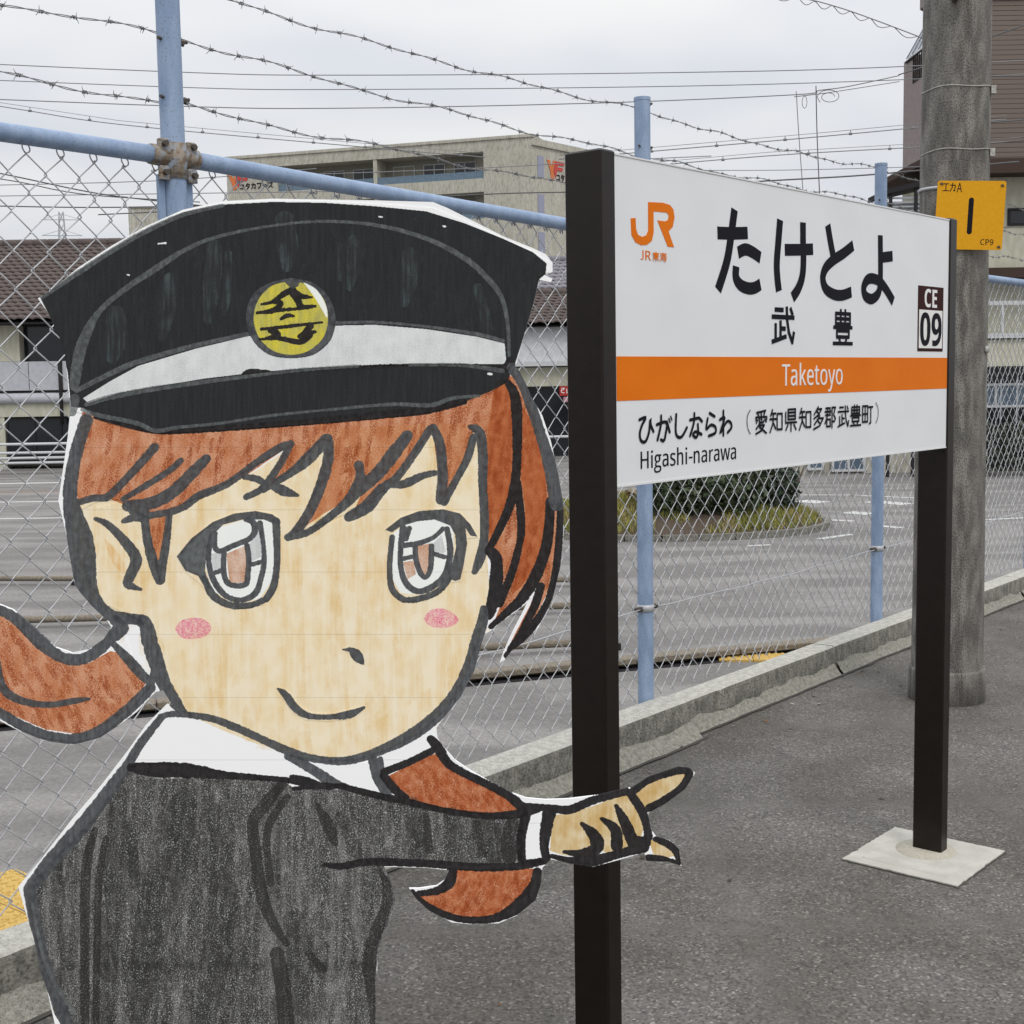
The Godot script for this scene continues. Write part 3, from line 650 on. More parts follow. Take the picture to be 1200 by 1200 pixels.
func build_standee() -> void:
	var m := plain(Color.WHITE, 0.82)
	m.albedo_texture = draw_attendant()
	m.metallic_specular = 0.15
	var t := thing("cutout_standee", Vector3(-0.4588, 0.3430, -1.9163), 0.0, "hand-drawn paper cutout of a smiling station attendant in a black cap, pointing sideways", "cutout")
	# leans back about five and a half degrees and is tipped a degree to one side
	t.basis = Basis.from_euler(Vector3(-0.0984, 0.0, -0.0163))
	obj("backing_board", sheet_mesh(CUT, -0.005, 0.0), m, t)
	var cap := obj("cap", sheet_mesh("48,353 92,320 130,295 170,272 215,251 262,241 320,238 380,239 440,242 508,247 545,262 590,283 625,298 643,310 644,322 630,328 622,368 606,428 597,446 578,462 545,474 505,486 440,494 380,499 320,503 250,508 188,511 150,505 112,494 86,484 82,440 74,405 58,372", 0.0, 0.0007), m, t)
	obj("cap_badge", sheet_mesh("342,329 368,335 386,352 394,376 388,402 368,419 342,423 316,419 297,402 289,376 296,350 316,335", 0.0007, 0.0013), m, cap)
	obj("cap_band", sheet_mesh("98,470 130,450 163,431 230,411 288,397 298,402 318,420 342,424 368,420 389,402 392,386 440,384 500,389 560,398 592,406 594,430 540,430 480,431 420,432 360,435 300,440 240,447 180,457 140,464 104,476", 0.0007, 0.0013), m, cap)
	var face := obj("face", sheet_mesh("113,598 140,592 150,600 172,612 188,686 196,640 204,604 240,588 288,564 300,568 340,562 374,530 372,575 340,632 372,622 412,606 440,590 470,560 503,512 510,520 512,590 524,594 552,525 562,600 566,640 558,672 560,720 566,735 556,765 545,795 524,832 492,862 452,882 418,893 380,895 340,888 300,873 262,858 228,844 203,818 190,782 178,745 165,730 126,712 112,694 110,640", 0.0, 0.0007), m, t)
	obj("eye", sheet_mesh("208,655 225,634 250,614 275,604 300,601 322,605 330,613 330,670 322,698 308,712 275,717 250,706 238,690 218,673", 0.0007, 0.0013), m, face)
	obj("eye", sheet_mesh("452,624 470,609 492,601 520,599 541,604 553,618 561,633 549,634 546,660 541,684 528,686 515,698 498,707 472,708 457,696 454,665 456,632", 0.0007, 0.0013), m, face)
	obj("mouth", sheet_mesh("326,808 337,812 352,830 366,838 388,839 408,835 428,830 424,838 408,846 386,848 360,847 344,838 332,822", 0.0007, 0.0013), m, face)
	obj("nose", sheet_mesh("402,763 414,762 424,770 428,782 418,779 410,769", 0.0007, 0.0013), m, face)
	obj("hair", sheet_mesh("113,498 150,507 188,513 250,510 320,505 380,501 440,496 505,488 545,476 578,464 598,448 607,442 622,466 636,490 646,520 655,560 660,590 659,630 654,668 645,705 628,736 610,755 596,768 608,742 624,712 622,704 602,719 580,734 574,735 577,700 568,652 572,610 570,540 560,508 550,510 520,589 515,540 507,506 490,530 465,566 440,585 412,603 375,618 346,626 376,575 388,520 378,517 340,555 310,575 340,527 300,548 240,584 200,598 188,680 176,610 150,597 139,588 112,592 97,600 90,585 92,555 96,530 104,505", 0.0, 0.0006), m, t)
	tag(obj("ponytail", sheet_mesh("-60,692 0,714 25,728 47,750 70,767 93,771 115,760 131,744 146,742 160,785 178,804 150,840 118,866 87,873 52,868 20,855 -3,843 -60,814", 0.0, 0.0007), m, t), "long ponytail curling out to one side")
	tag(obj("ponytail", sheet_mesh("450,912 480,898 508,884 514,878 528,895 545,908 575,923 600,936 614,950 604,956 573,957 523,950 478,939 462,932", 0.0, 0.0007), m, t), "ponytail falling behind the pointing arm")
	obj("hair_tip", sheet_mesh("484,1048 510,1045 525,1036 532,1025 633,1023 632,1042 624,1057 605,1073 585,1082 550,1083 530,1081 505,1067", 0.0, 0.0007), m, t)
	obj("collar", sheet_mesh("190,842 214,840 248,846 280,859 313,874 345,890 400,898 438,896 446,915 455,935 403,923 345,914 300,911 260,907 220,899 180,897 152,901 168,870", 0.0, 0.0006), m, t)
	obj("jacket", sheet_mesh("150,902 180,900 220,902 260,909 300,914 345,918 403,927 475,944 573,961 612,959 606,1020 557,1023 500,1018 447,1019 456,1036 462,1060 454,1085 446,1096 440,1130 438,1192 300,1193 200,1192 100,1193 78,1192 54,1140 42,1095 28,1046 62,1005 110,948", 0.0, 0.0007), m, t)
	obj("cuff", sheet_mesh("618,953 646,951 640,975 637,998 640,1010 614,1017 610,985", 0.0, 0.0007), m, t)
	obj("pointing_hand", sheet_mesh("650,952 668,948 700,937 738,928 762,914 795,903 808,905 812,910 800,927 778,944 760,954 762,975 768,985 785,990 795,999 797,1015 775,1011 757,1008 755,999 725,1008 695,1016 668,1012 644,1006 642,990", 0.0, 0.0007), m, t)
	# wooden props behind, standing on the platform
	for x in [-0.1, 0.12]:
		var st := begin()
		var inv := t.transform.affine_inverse()
		var top := Vector3(x, 0.3, -0.02)
		var foot: Vector3 = inv * Vector3(t.position.x + x * 1.15, 0.0, -2.30)
		var d := (foot - top)
		soft_box(st, Vector3(-0.014, 0, -0.009), Vector3(0.014, d.length(), 0.009), 0.002, Transform3D(Basis(Vector3.RIGHT, -d.normalized(), Vector3.RIGHT.cross(-d.normalized()).normalized()).orthonormalized(), foot))
		var front: Vector3 = inv * Vector3(t.position.x + x, 0.0, -1.90)
		var up := Vector3(x, 0.2, -0.016)
		var e := front - up
		soft_box(st, Vector3(-0.014, 0, -0.009), Vector3(0.014, e.length(), 0.009), 0.002, Transform3D(Basis(Vector3.RIGHT, -e.normalized(), Vector3.RIGHT.cross(-e.normalized()).normalized()).orthonormalized(), front))
		obj("prop_leg", done(st), M.wood, t)

# ---------------------------------------------------------------- platform edge and fence (local x along the fence, z towards the platform)
func fence_point(x: float, y: float, z: float) -> Vector3:
	return FENCE_AT + Vector3(cos(FENCE_TURN) * x + sin(FENCE_TURN) * z, y, -sin(FENCE_TURN) * x + cos(FENCE_TURN) * z)

var ground_noise: FastNoiseLite
func pn_y(x: float, z: float) -> float:
	return ground_noise.get_noise_2d(x * 2.2, z * 2.2) * 0.0022

func build_ground() -> void:
	var road := PlaneMesh.new(); road.size = Vector2(2400, 2400)
	tag(obj("road", road, M.road, self, Vector3(0, ROAD, -900)), "", "", "", "structure")
	# the platform: a slab whose edge runs under the fence
	var st := begin()
	box(st, Vector3(-14, ROAD - 0.2, -0.10), Vector3(46, -0.03, 5.6))
	var body := obj("platform_edge", done(st), M.concrete)
	body.position = FENCE_AT; body.rotation.y = FENCE_TURN
	tag(body, "", "", "", "structure")
	ground_noise = noise(0.9, FastNoiseLite.TYPE_SIMPLEX_SMOOTH, 3, 101)
	st = begin(true)
	var nx := 150; var nz := 40
	for i in nx:
		for j in nz:
			var c: Array[Vector3] = []
			for k in 4:
				var x := lerpf(-12.0, 44.0, pow(float(i + (1 if k == 1 or k == 2 else 0)) / nx, 1.0))
				var z := lerpf(0.05, 5.55, float(j + (1 if k >= 2 else 0)) / nz)
				c.append(Vector3(x, pn_y(x, z), z))
			quad(st, c[0], c[1], c[2], c[3])
	var top := obj("platform", done(st), M.asphalt)
	top.position = FENCE_AT; top.rotation.y = FENCE_TURN
	tag(top, "", "", "", "structure")

func build_kerb() -> void:
	var kerb := Node3D.new()
	kerb.name = "kerb"; add_child(kerb, true)
	kerb.position = FENCE_AT; kerb.rotation.y = FENCE_TURN
	tag(kerb, "low concrete kerb of long blocks under the chain-link fence", "kerb", "", "structure")
	var joints := [-5.0, -3.3, -1.6, 0.2, 2.06, 3.27, 4.45, 5.65, 6.85, 8.05, 9.25, 10.5, 12.0]
	var rough := noise(1.0, FastNoiseLite.TYPE_SIMPLEX_SMOOTH, 3, 111)
	for b in joints.size() - 1:
		var x0: float = joints[b] + 0.004; var x1: float = joints[b + 1] - 0.004
		var near := b <= 3
		var dz := 0.018 if near else 0.0
		var dy := 0.006 if near else rng.randf_range(-0.002, 0.002)
		var prof := [Vector2(0.026, -0.06), Vector2(0.026, 0.117), Vector2(0.032, 0.122), Vector2(0.118, 0.122), Vector2(0.128, 0.117), Vector2(0.131, 0.106), Vector2(0.136, 0.05), Vector2(0.14, -0.03)]
		for part in 2:
			var st := begin()
			var n := int((x1 - x0) / 0.035)
			var lo := 1 if part == 0 else 4
			var hi := 4 if part == 0 else 7
			for i in n:
				for k in range(lo, hi):
					var c: Array[Vector3] = []
					for e in [[0, 0], [0, 1], [1, 1], [1, 0]]:
						var x := lerpf(x0, x1, float(i + e[0]) / n)
						var q: Vector2 = prof[k + e[1]]
						var wob := rough.get_noise_3d(x * 9.0, q.x * 30.0, q.y * 18.0) * (0.0022 if q.y > 0.1 else 0.004)
						var chip := maxf(0.0, rough.get_noise_2d(x * 14.0, 7.0) - 0.3) * (0.012 if absf(q.y - 0.117) < 0.006 and q.x > 0.1 else 0.0)
						c.append(Vector3(x, q.y + dy + wob * 0.4 - chip, q.x + dz * (1.0 if q.x > 0.1 else 0.0) + wob - chip * 0.6))
					quad(st, c[0], c[1], c[2], c[3])
			if part == 0:
				# ends and back
				for x in [x0, x1]:
					for k in range(1, 7): tri(st, Vector3(x, -0.06 + dy, 0.06), Vector3(x, prof[k].y + dy, prof[k].x + dz * (1.0 if prof[k].x > 0.1 else 0.0)), Vector3(x, prof[k + 1].y + dy, prof[k + 1].x + dz * (1.0 if prof[k + 1].x > 0.1 else 0.0)))
				quad(st, Vector3(x0, -0.06, 0.026), Vector3(x1, -0.06, 0.026), Vector3(x1, 0.117 + dy, 0.026), Vector3(x0, 0.117 + dy, 0.026))
				obj("kerb_block", done(st), M.concrete, kerb)
			else:
				obj("kerb_face", done(st), M.kerb_side, kerb.get_child(kerb.get_child_count() - 1))
		# mortar smeared along the foot of the block
		var st := begin(true)
		var n := int((x1 - x0) / 0.02)
		var reach := 0.075 if near else 0.05
		for i in n:
			for k in 6:
				var c: Array[Vector3] = []
				for e in [[0, 0], [0, 1], [1, 1], [1, 0]]:
					var x := lerpf(x0 + 0.01, x1 - 0.006, float(i + e[0]) / n)
					var t := float(k + e[1]) / 6.0
					var wide := reach * (1.0 + 0.22 * rough.get_noise_2d(x * 2.0, 31.0))
					var tall := 0.058 * (1.0 + 0.3 * rough.get_noise_2d(x * 3.0, 57.0))
					var lump := rough.get_noise_3d(x * 13.0, t * 4.0, 3.0) * 0.006
					c.append(Vector3(x, tall * pow(1.0 - t, 1.5) - 0.004 + (lump * (1.0 - t * 0.5) if k + e[1] > 0 else 0.0), 0.130 + dz + wide * t + lump * 0.4))
				quad(st, c[0], c[1], c[2], c[3])
		obj("mortar_fillet", done(st), M.mortar, kerb)
		# dirt-filled crack between mortar and asphalt, with its thin shadow line painted in
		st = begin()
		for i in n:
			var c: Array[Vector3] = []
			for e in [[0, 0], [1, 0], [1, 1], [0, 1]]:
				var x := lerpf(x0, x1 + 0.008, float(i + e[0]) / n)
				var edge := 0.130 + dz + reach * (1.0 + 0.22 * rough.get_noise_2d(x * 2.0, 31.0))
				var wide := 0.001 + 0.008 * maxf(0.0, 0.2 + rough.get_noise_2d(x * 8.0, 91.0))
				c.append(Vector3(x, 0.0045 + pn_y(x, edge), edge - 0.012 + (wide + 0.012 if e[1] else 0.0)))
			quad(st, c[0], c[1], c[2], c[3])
		obj("foot_gap_shadow", done(st), M.seam, kerb)

const RAIL_Y := {-2: 1.823, 0: 1.820, 2: 1.775, 4: 1.790, 6: 1.797, 8: 1.79, 10: 1.79}

func build_fence() -> void:
	var f := thing("fence", FENCE_AT, FENCE_TURN, "light blue pipe-framed chain-link fence topped with barbed wire behind the platform kerb", "fence")
	for x0 in [-2, 0, 2, 4, 6, 8]:
		var x: float = x0 + (0.2 if x0 >= 6 else 0.0)
		var st := begin(true)
		tube(st, [Vector3(x, -0.05, 0), Vector3(x, 1.1, 0), Vector3(x, 2.25, 0)], 0.0282, 0.0280, 20, false)
		var post := obj("post", done(st), M.blue_paint, f)
		st = begin()
		rod(st, Vector3(x, 2.243, 0), Vector3(x, 2.254, 0), 0.0293, 20)
		obj("post_cap", done(st), M.blue_paint, post)
		for y in [2.235, 2.085, 1.953]:
			st = begin()
			rod(st, Vector3(x + 0.012, y, -0.028), Vector3(x + 0.030, y, -0.004), 0.0042, 6)
			rod(st, Vector3(x + 0.02, y, 0.002), Vector3(x + 0.044, y + 0.003, 0.012), 0.0042, 6)
			rod(st, Vector3(x + 0.029, y, 0.006), Vector3(x + 0.036, y, 0.009), 0.008, 6)
			if y < 2.2: rod(st, Vector3(x - 0.02, y, 0.004), Vector3(x - 0.038, y, 0.010), 0.004, 6)
			obj("hook_bolt", done(st), M.bolt, post)
		# cast clamp that carries the top rail
		var ry: float = RAIL_Y[x0]
		st = begin(true)
		tube(st, [Vector3(x, ry - 0.052, 0), Vector3(x, ry + 0.030, 0)], 0.0312, 0.0312, 20)
		for s in [-1, 1]:
			tube(st, [Vector3(x + s * 0.02, ry, 0), Vector3(x + s * 0.066, ry, 0)], 0.0255, 0.0235, 16)
		var clamp := obj("rail_clamp", done(st), M.rust_cast, f)
		st = begin()
		for s in [-1, 1]:
			soft_box(st, Vector3(x + s * 0.04 - 0.014, ry + 0.008, 0.008), Vector3(x + s * 0.04 + 0.014, ry + 0.036, 0.022), 0.003)
			soft_box(st, Vector3(x + s * 0.040 - 0.013, ry - 0.058, 0.008), Vector3(x + s * 0.040 + 0.013, ry - 0.026, 0.022), 0.003)
		obj("clamp_ear", done(st), M.rust_cast, clamp)
		for s in [-1, 1]:
			for y in [0.024, -0.042]:
				st = begin()
				rod(st, Vector3(x + s * 0.041, ry + y, 0.018), Vector3(x + s * 0.041, ry + y, 0.031), 0.0075, 6)
				obj("bolt", done(st), M.bolt, clamp)
		# band that holds the tension wire
		st = begin(true)
		tube(st, [Vector3(x, 0.447, 0), Vector3(x, 0.471, 0)], 0.031, 0.031, 18)
		var band := obj("wire_band", done(st), M.wire, f)
		st = begin()
		for s in [-1, 1]:
			soft_box(st, Vector3(x + s * 0.044 - 0.016, 0.45, -0.006), Vector3(x + s * 0.044 + 0.016, 0.466, 0.01), 0.002)
			rod(st, Vector3(x + s * 0.05, 0.458, -0.012), Vector3(x + s * 0.05, 0.458, 0.02), 0.006, 6)
		obj("band_bolt", done(st), M.bolt, band)
		if x0 == 0:
			for s in [-1, 1]:
				obj("stretcher_bar", box_mesh(Vector3(s * 0.040 - 0.009, 0.16, -0.004), Vector3(s * 0.040 + 0.009, 1.775, 0.004)), M.blue_paint, f)
	# rails
	for x in [-2, 0, 2, 4, 6]:
		var st := begin(true)
		var pts := []
		for i in 9: pts.append(Vector3(x + i * 0.25, lerpf(RAIL_Y[x], RAIL_Y[x + 2], i / 8.0), 0))
		tube(st, pts, 0.0203, 0.0203, 18)
		obj("top_rail", done(st), M.blue_paint, f)
		# tension wire through the mesh
		if x < 0: continue
		st = begin(true)
		pts = []
		for i in 13: pts.append(Vector3(x + i / 6.0, 0.458 - 0.012 * sin(PI * i / 12.0) + 0.003 * sin(i * 2.3 + x), 0.012))
		tube(st, pts, 0.0026, 0.0026, 6)
		obj("tension_wire", done(st), M.wire, f)
	# chain-link mesh: every wire is a flattened spiral that hooks into its neighbours
	for v in 5:
		var st := begin(true)
		var step := 2.0 / 48.0
		var top := 1.785
		for w in 48:
			var pts := []
			var flip := (w % 2)
			var y := top
			var row := 0
			var jit := rng.randf_range(-0.0025, 0.0025)
			while y > 0.085:
				var right := (row + flip) % 2 == 0
				var sag := 0.006 * sin(w * 0.35 + v) + 0.004 * sin(row * 0.5 + w * 0.8 + v * 2.0)
				var bx := step * (w + (1.06 if right else -0.06)) + jit * 0.5 + 0.0015 * sin(row * 1.7 + w * 2.1 + v)
				var dir := 1.0 if right else -1.0
				pts.append(Vector3(bx - dir * 0.0035, y + 0.0035, dir * 0.0034 + sag))
				pts.append(Vector3(bx, y, 0.0 + sag))
				pts.append(Vector3(bx - dir * 0.0035, y - 0.0035, -dir * 0.0034 + sag))
				y -= step * 1.0
				row += 1
			tube(st, pts, 0.00165, 0.00165, 5, false)
			# loop that hangs each wire's end from the rail
			if flip == 0:
				var lx := step * (w + 1.06)
				var loop := []
				var ly: float = lerpf(RAIL_Y[-2 + v * 2], RAIL_Y[v * 2], w / 48.0) - 0.022
				for k in 11:
					var a := lerpf(-2.4, 2.4, k / 10.0) + PI / 2
					loop.append(Vector3(lx + cos(a) * 0.0085, ly + sin(a) * 0.012, 0.004 * cos(k * 0.6)))
				tube(st, loop, 0.0017, 0.0017, 5, false)
				tube(st, [loop[0], Vector3(lx - 0.002, top, 0)], 0.0017, 0.0017, 5, false)
				tube(st, [loop[10], Vector3(lx + 0.002, top, 0)], 0.0017, 0.0017, 5, false)
		obj("chain_link", done(st), M.wire, f, Vector3(-2 + v * 2, 0, -0.02), "stuff")
	# barbed wire: two strands twisted together with a barb every nine centimetres
	var heights := [[2.25, 2.235, 2.222, 2.238, 2.23, 2.24], [2.085, 2.108, 2.064, 2.085, 2.08, 2.08], [1.94, 1.951, 1.915, 1.94, 1.94, 1.94]]
	for strand in 3:
		for bay in 5:
			var st := begin(true)
			var x0 := -2.0 + bay * 2
			var y0: float = heights[strand][bay]; var y1: float = heights[strand][bay + 1]
			var line := func(t: float) -> Vector3:
				return Vector3(x0 + t * 2.0, lerpf(y0, y1, t) - 0.02 * 4.0 * t * (1 - t) * (0.6 + 0.4 * sin(strand * 2.0 + bay)) + 0.005 * sin(t * 19.0 + strand * 3 + bay) + 0.003 * sin(t * 41.0 + bay), -0.031 + 0.006 * sin(t * 15.0 + strand))
			for s in 2:
				var pts := []
				for i in 161:
					var t := i / 160.0
					var a := t * 2.0 / 0.062 * PI + s * PI
					pts.append(line.call(t) + Vector3(0, cos(a), sin(a)) * 0.0017)
				tube(st, pts, 0.00105, 0.00105, 4, false)
			var k := 0
			var at := 0.02 + rng.randf() * 0.02
			while at < 0.99:
				var c: Vector3 = line.call(at)
				var ph := rng.randf() * TAU
				var ring := []
				for i in 15:
					var a := i / 14.0 * TAU * 2.0 + ph
					ring.append(c + Vector3((i / 14.0 - 0.5) * 0.011, cos(a) * 0.0036, sin(a) * 0.0036))
				tube(st, ring, 0.0013, 0.0013, 4)
				for i in 4:
					var a := ph + i * PI / 2 + rng.randf_range(-0.35, 0.35)
					var out := Vector3(rng.randf_range(-0.35, 0.35) + (0.2 if i % 2 else -0.2), cos(a), sin(a)) * 0.0130
					tube(st, [c + Vector3((0.005 if i % 2 else -0.005), cos(a) * 0.002, sin(a) * 0.002), c + Vector3((0.005 if i % 2 else -0.005), 0, 0) + out], 0.0011, 0.0005, 4)
				at += 0.0445 + rng.randf_range(-0.004, 0.004)
				k += 1
			obj("barbed_wire", done(st), M.barbed, f)

# ---------------------------------------------------------------- the name board
func build_sign() -> void:
	var s := thing("station_sign", SIGN_AT, SIGN_TURN, "white station name board with an orange stripe between two dark brown posts", "sign")
	for x in [[-0.0435, 0.0], [1.441, 1.4845]]:
		var st := begin()
		soft_box(st, Vector3(x[0], -0.02, -0.08), Vector3(x[1], 1.677, 0.0), 0.0035)
		obj("post", done(st), M.brown_paint, s)
		if x[0] < 0.0: continue
		var cx: float = (x[0] + x[1]) / 2.0 - 0.045
		st = begin()
		var rn := noise(1.0, FastNoiseLite.TYPE_SIMPLEX_SMOOTH, 3, 141)
		var lay := Transform3D(Basis(Vector3(1, 0, 0), Vector3(0, 0, -1), Vector3(0, 1, 0)), Vector3(cx, 0, -0.036))
		var rim := PackedVector2Array(); var crack := PackedVector2Array()
		for side in 4:
			for i in 24:
				var u := i / 24.0 * 2.0 - 1.0
				var q: Vector2 = [Vector2(u * 0.16, -0.157), Vector2(0.16, u * 0.157), Vector2(-u * 0.16, 0.157), Vector2(-0.16, -u * 0.157)][side]
				var bite := rn.get_noise_2d(q.x * 90.0, q.y * 90.0 + cx * 50.0)
				rim.append(q * (1.0 + bite * 0.028 - maxf(0.0, bite - 0.25) * 0.12))
				crack.append(q * (1.006 + maxf(-0.02, rn.get_noise_2d(q.x * 60.0 + 9.0, q.y * 60.0)) * 0.05))
		slab(st, rim, -0.05, 0.0058, lay)
		var pad := obj("base_pad", done(st), M.pad, s)
		st = begin()
		slab(st, crack, -0.05, 0.0030, lay)
		obj("pad_joint", done(st), M.seam, pad)
		st = begin()
		soft_box(st, Vector3(cx - 0.125, -0.01, -0.036 - 0.122), Vector3(cx + 0.125, 0.0085, -0.036 + 0.122), 0.004)
		obj("inner_slab", done(st), M.pad, pad)
		st = begin(true)
		tube(st, [Vector3(cx + 0.03, 0.004, -0.045), Vector3(cx + 0.03, 0.0112, -0.045)], 0.080, 0.077, 36)
		obj("grout_ring", done(st), M.grout, pad)
	var b0 := 1.0945
	var st := begin()
	box(st, Vector3(0.001, b0, -0.032), Vector3(1.440, b0 + 0.5755, -0.0035))
	var board := obj("board", done(st), M.sign_white, s)
	obj("edge_trim", box_mesh(Vector3(0.0, b0 - 0.003, -0.034), Vector3(1.4405, b0 - 0.0002, -0.002)), M.sign_edge, board)
	obj("edge_trim", box_mesh(Vector3(0.0, b0 + 0.5757, -0.034), Vector3(1.4405, b0 + 0.5785, -0.002)), M.sign_edge, board)
	var fz := -0.0035
	var mm := Transform3D(Basis.from_scale(Vector3(0.001, 0.001, 1)), Vector3(0, b0, 0))
	# orange stripe
	obj("orange_stripe", box_mesh(Vector3(0.002, b0 + 0.150, fz), Vector3(1.439, b0 + 0.2285, fz + 0.0006)), M.orange, board)
	# big name, one part for each character
	var big := {
		"た": ["335,466 390,469 448,474", "398,516 387,472 370,415 337,357", "411,433 439,441 468,437 498,428", "404,406 403,385 419,371 449,365 475,367 498,375"],
		"け": ["577,510 570,464 564,422 566,394 573,364", "597,450 658,454 719,459", "674,512 675,467 677,432 672,399 655,373 630,353"],
		"と": ["785,515 797,483 813,446", "907,479 861,459 812,441 777,422 764,400 777,378 813,367 854,366 900,375"],
		"よ": ["1044,511 1046,464 1047,425 1046,401 1036,377 1003,363 970,369 961,387 976,404 1002,410 1042,405 1079,387 1117,361", "1048,460 1110,467"],
	}
	for ch in big:
		st = begin()
		for t in big[ch]: pen(st, spline(points(t), 8), 24.5, fz + 0.0004, mm)
		tag(obj("name_character", done(st), M.ink, board), "large black character " + ch)
	st = begin()
	glyph(st, "武", 545, 332, 92, 74, 9.5, fz + 0.0004, mm)
	obj("kanji_character", done(st), M.ink, board)
	st = begin()
	glyph(st, "豊", 815, 333, 90, 76, 8.2, fz + 0.0004, mm)
	obj("kanji_character", done(st), M.ink, board)
	# next station
	st = begin()
	for t in ["70,115 89,118 78,105 71,91 73,79 82,74 91,77 100,92 104,113 106,104 114,92", "125,104 146,108 158,105 154,87 148,74 138,76", "139,120 138,103 127,76", "158,108 167,89", "189,121 187,90 194,79 208,79 225,95", "236,109 266,112", "251,121 249,103 236,79", "269,111 278,105", "263,100 264,83 256,75 246,81 256,86 276,80", "305,120 323,113", "298,110 293,90 310,97 326,92 325,81 302,76", "355,123 355,75", "342,106 359,109 344,81 367,101 382,99 385,89 371,80"]:
		pen(st, spline(points(t), 6), 6.2, fz + 0.0004, mm, true)
	for t in ["164,114 168,107", "170,118 174,111"]: pen(st, points(t), 3.6, fz + 0.0004, mm, true)
	obj("next_station_lettering", done(st), M.ink, board)
	st = begin()
	for t in ["458,122 447,111 445,98 448,85 458,73", "1028,124 1039,112 1042,99 1039,87 1029,75"]: pen(st, spline(points(t), 6), 2.2, fz + 0.0004, mm)
	var row := "愛知県知多郡武豊町"
	var xs := [[477, 526], [535, 589], [598, 650], [659, 714], [721, 772], [776, 829], [838, 891], [899, 951], [958, 1012]]
	for i in 9: glyph(st, row[i], xs[i][0], 120.5, xs[i][1] - xs[i][0], 48, 4.6, fz + 0.0004, mm)
	obj("address_lettering", done(st), M.ink, board)
	# logo
	st = begin()
	slab(st, points("48,471 63,473 64,454 70,444 83,441 96,445 102,454 102,504 149,507 172,505 183,498 187,484 181,466 167,457 185,429 164,429 131,474 155,474 165,477 168,485 162,490 119,489 119,451 113,436 98,428 80,426 62,430 50,442"), fz, fz + 0.0006, mm)
	obj("logo", done(st), M.orange, board)
	st = begin()
	glyph(st, "東", 114, 417, 21, 16, 2.0, fz + 0.0004, mm)
	glyph(st, "海", 138, 417, 21, 16, 1.9, fz + 0.0004, mm)
	obj("company_lettering", done(st), M.orange, board)
	latin("company_letter", "J", "Droid Sans", 400, 0.0165, 0.0085, Vector3(0.078, b0 + 0.401, fz), M.orange, board)
	latin("company_letter", "R", "Droid Sans", 400, 0.0165, 0.017, Vector3(0.0925, b0 + 0.401, fz), M.orange, board)
	latin("romanized_name", "Taketoyo", "Droid Sans", 400, 0.0635, 0.273, Vector3(0.586, b0 + 0.153, fz + 0.0006), M.white_ink, board)
	latin("romanized_next_station", "Higashi-narawa", "Droid Sans", 400, 0.0435, 0.330, Vector3(0.0735, b0 + 0.0155, fz), M.ink, board)
	# station number
	var plate := obj("number_plate", box_mesh(Vector3(1.257, b0 + 0.244, fz), Vector3(1.410, b0 + 0.405, fz + 0.0006)), M.maroon, board)
	obj("number_field", box_mesh(Vector3(1.264, b0 + 0.252, fz + 0.0006), Vector3(1.404, b0 + 0.3465, fz + 0.0011)), M.white_ink, plate)
	latin("number_letters", "CE", "Droid Sans", 700, 0.0455, 0.074, Vector3(1.295, b0 + 0.353, fz + 0.0006), M.white_ink, plate)
	latin("number_digits", "09", "Droid Sans", 700, 0.083, 0.128, Vector3(1.270, b0 + 0.2575, fz + 0.0011), M.ink, plate)

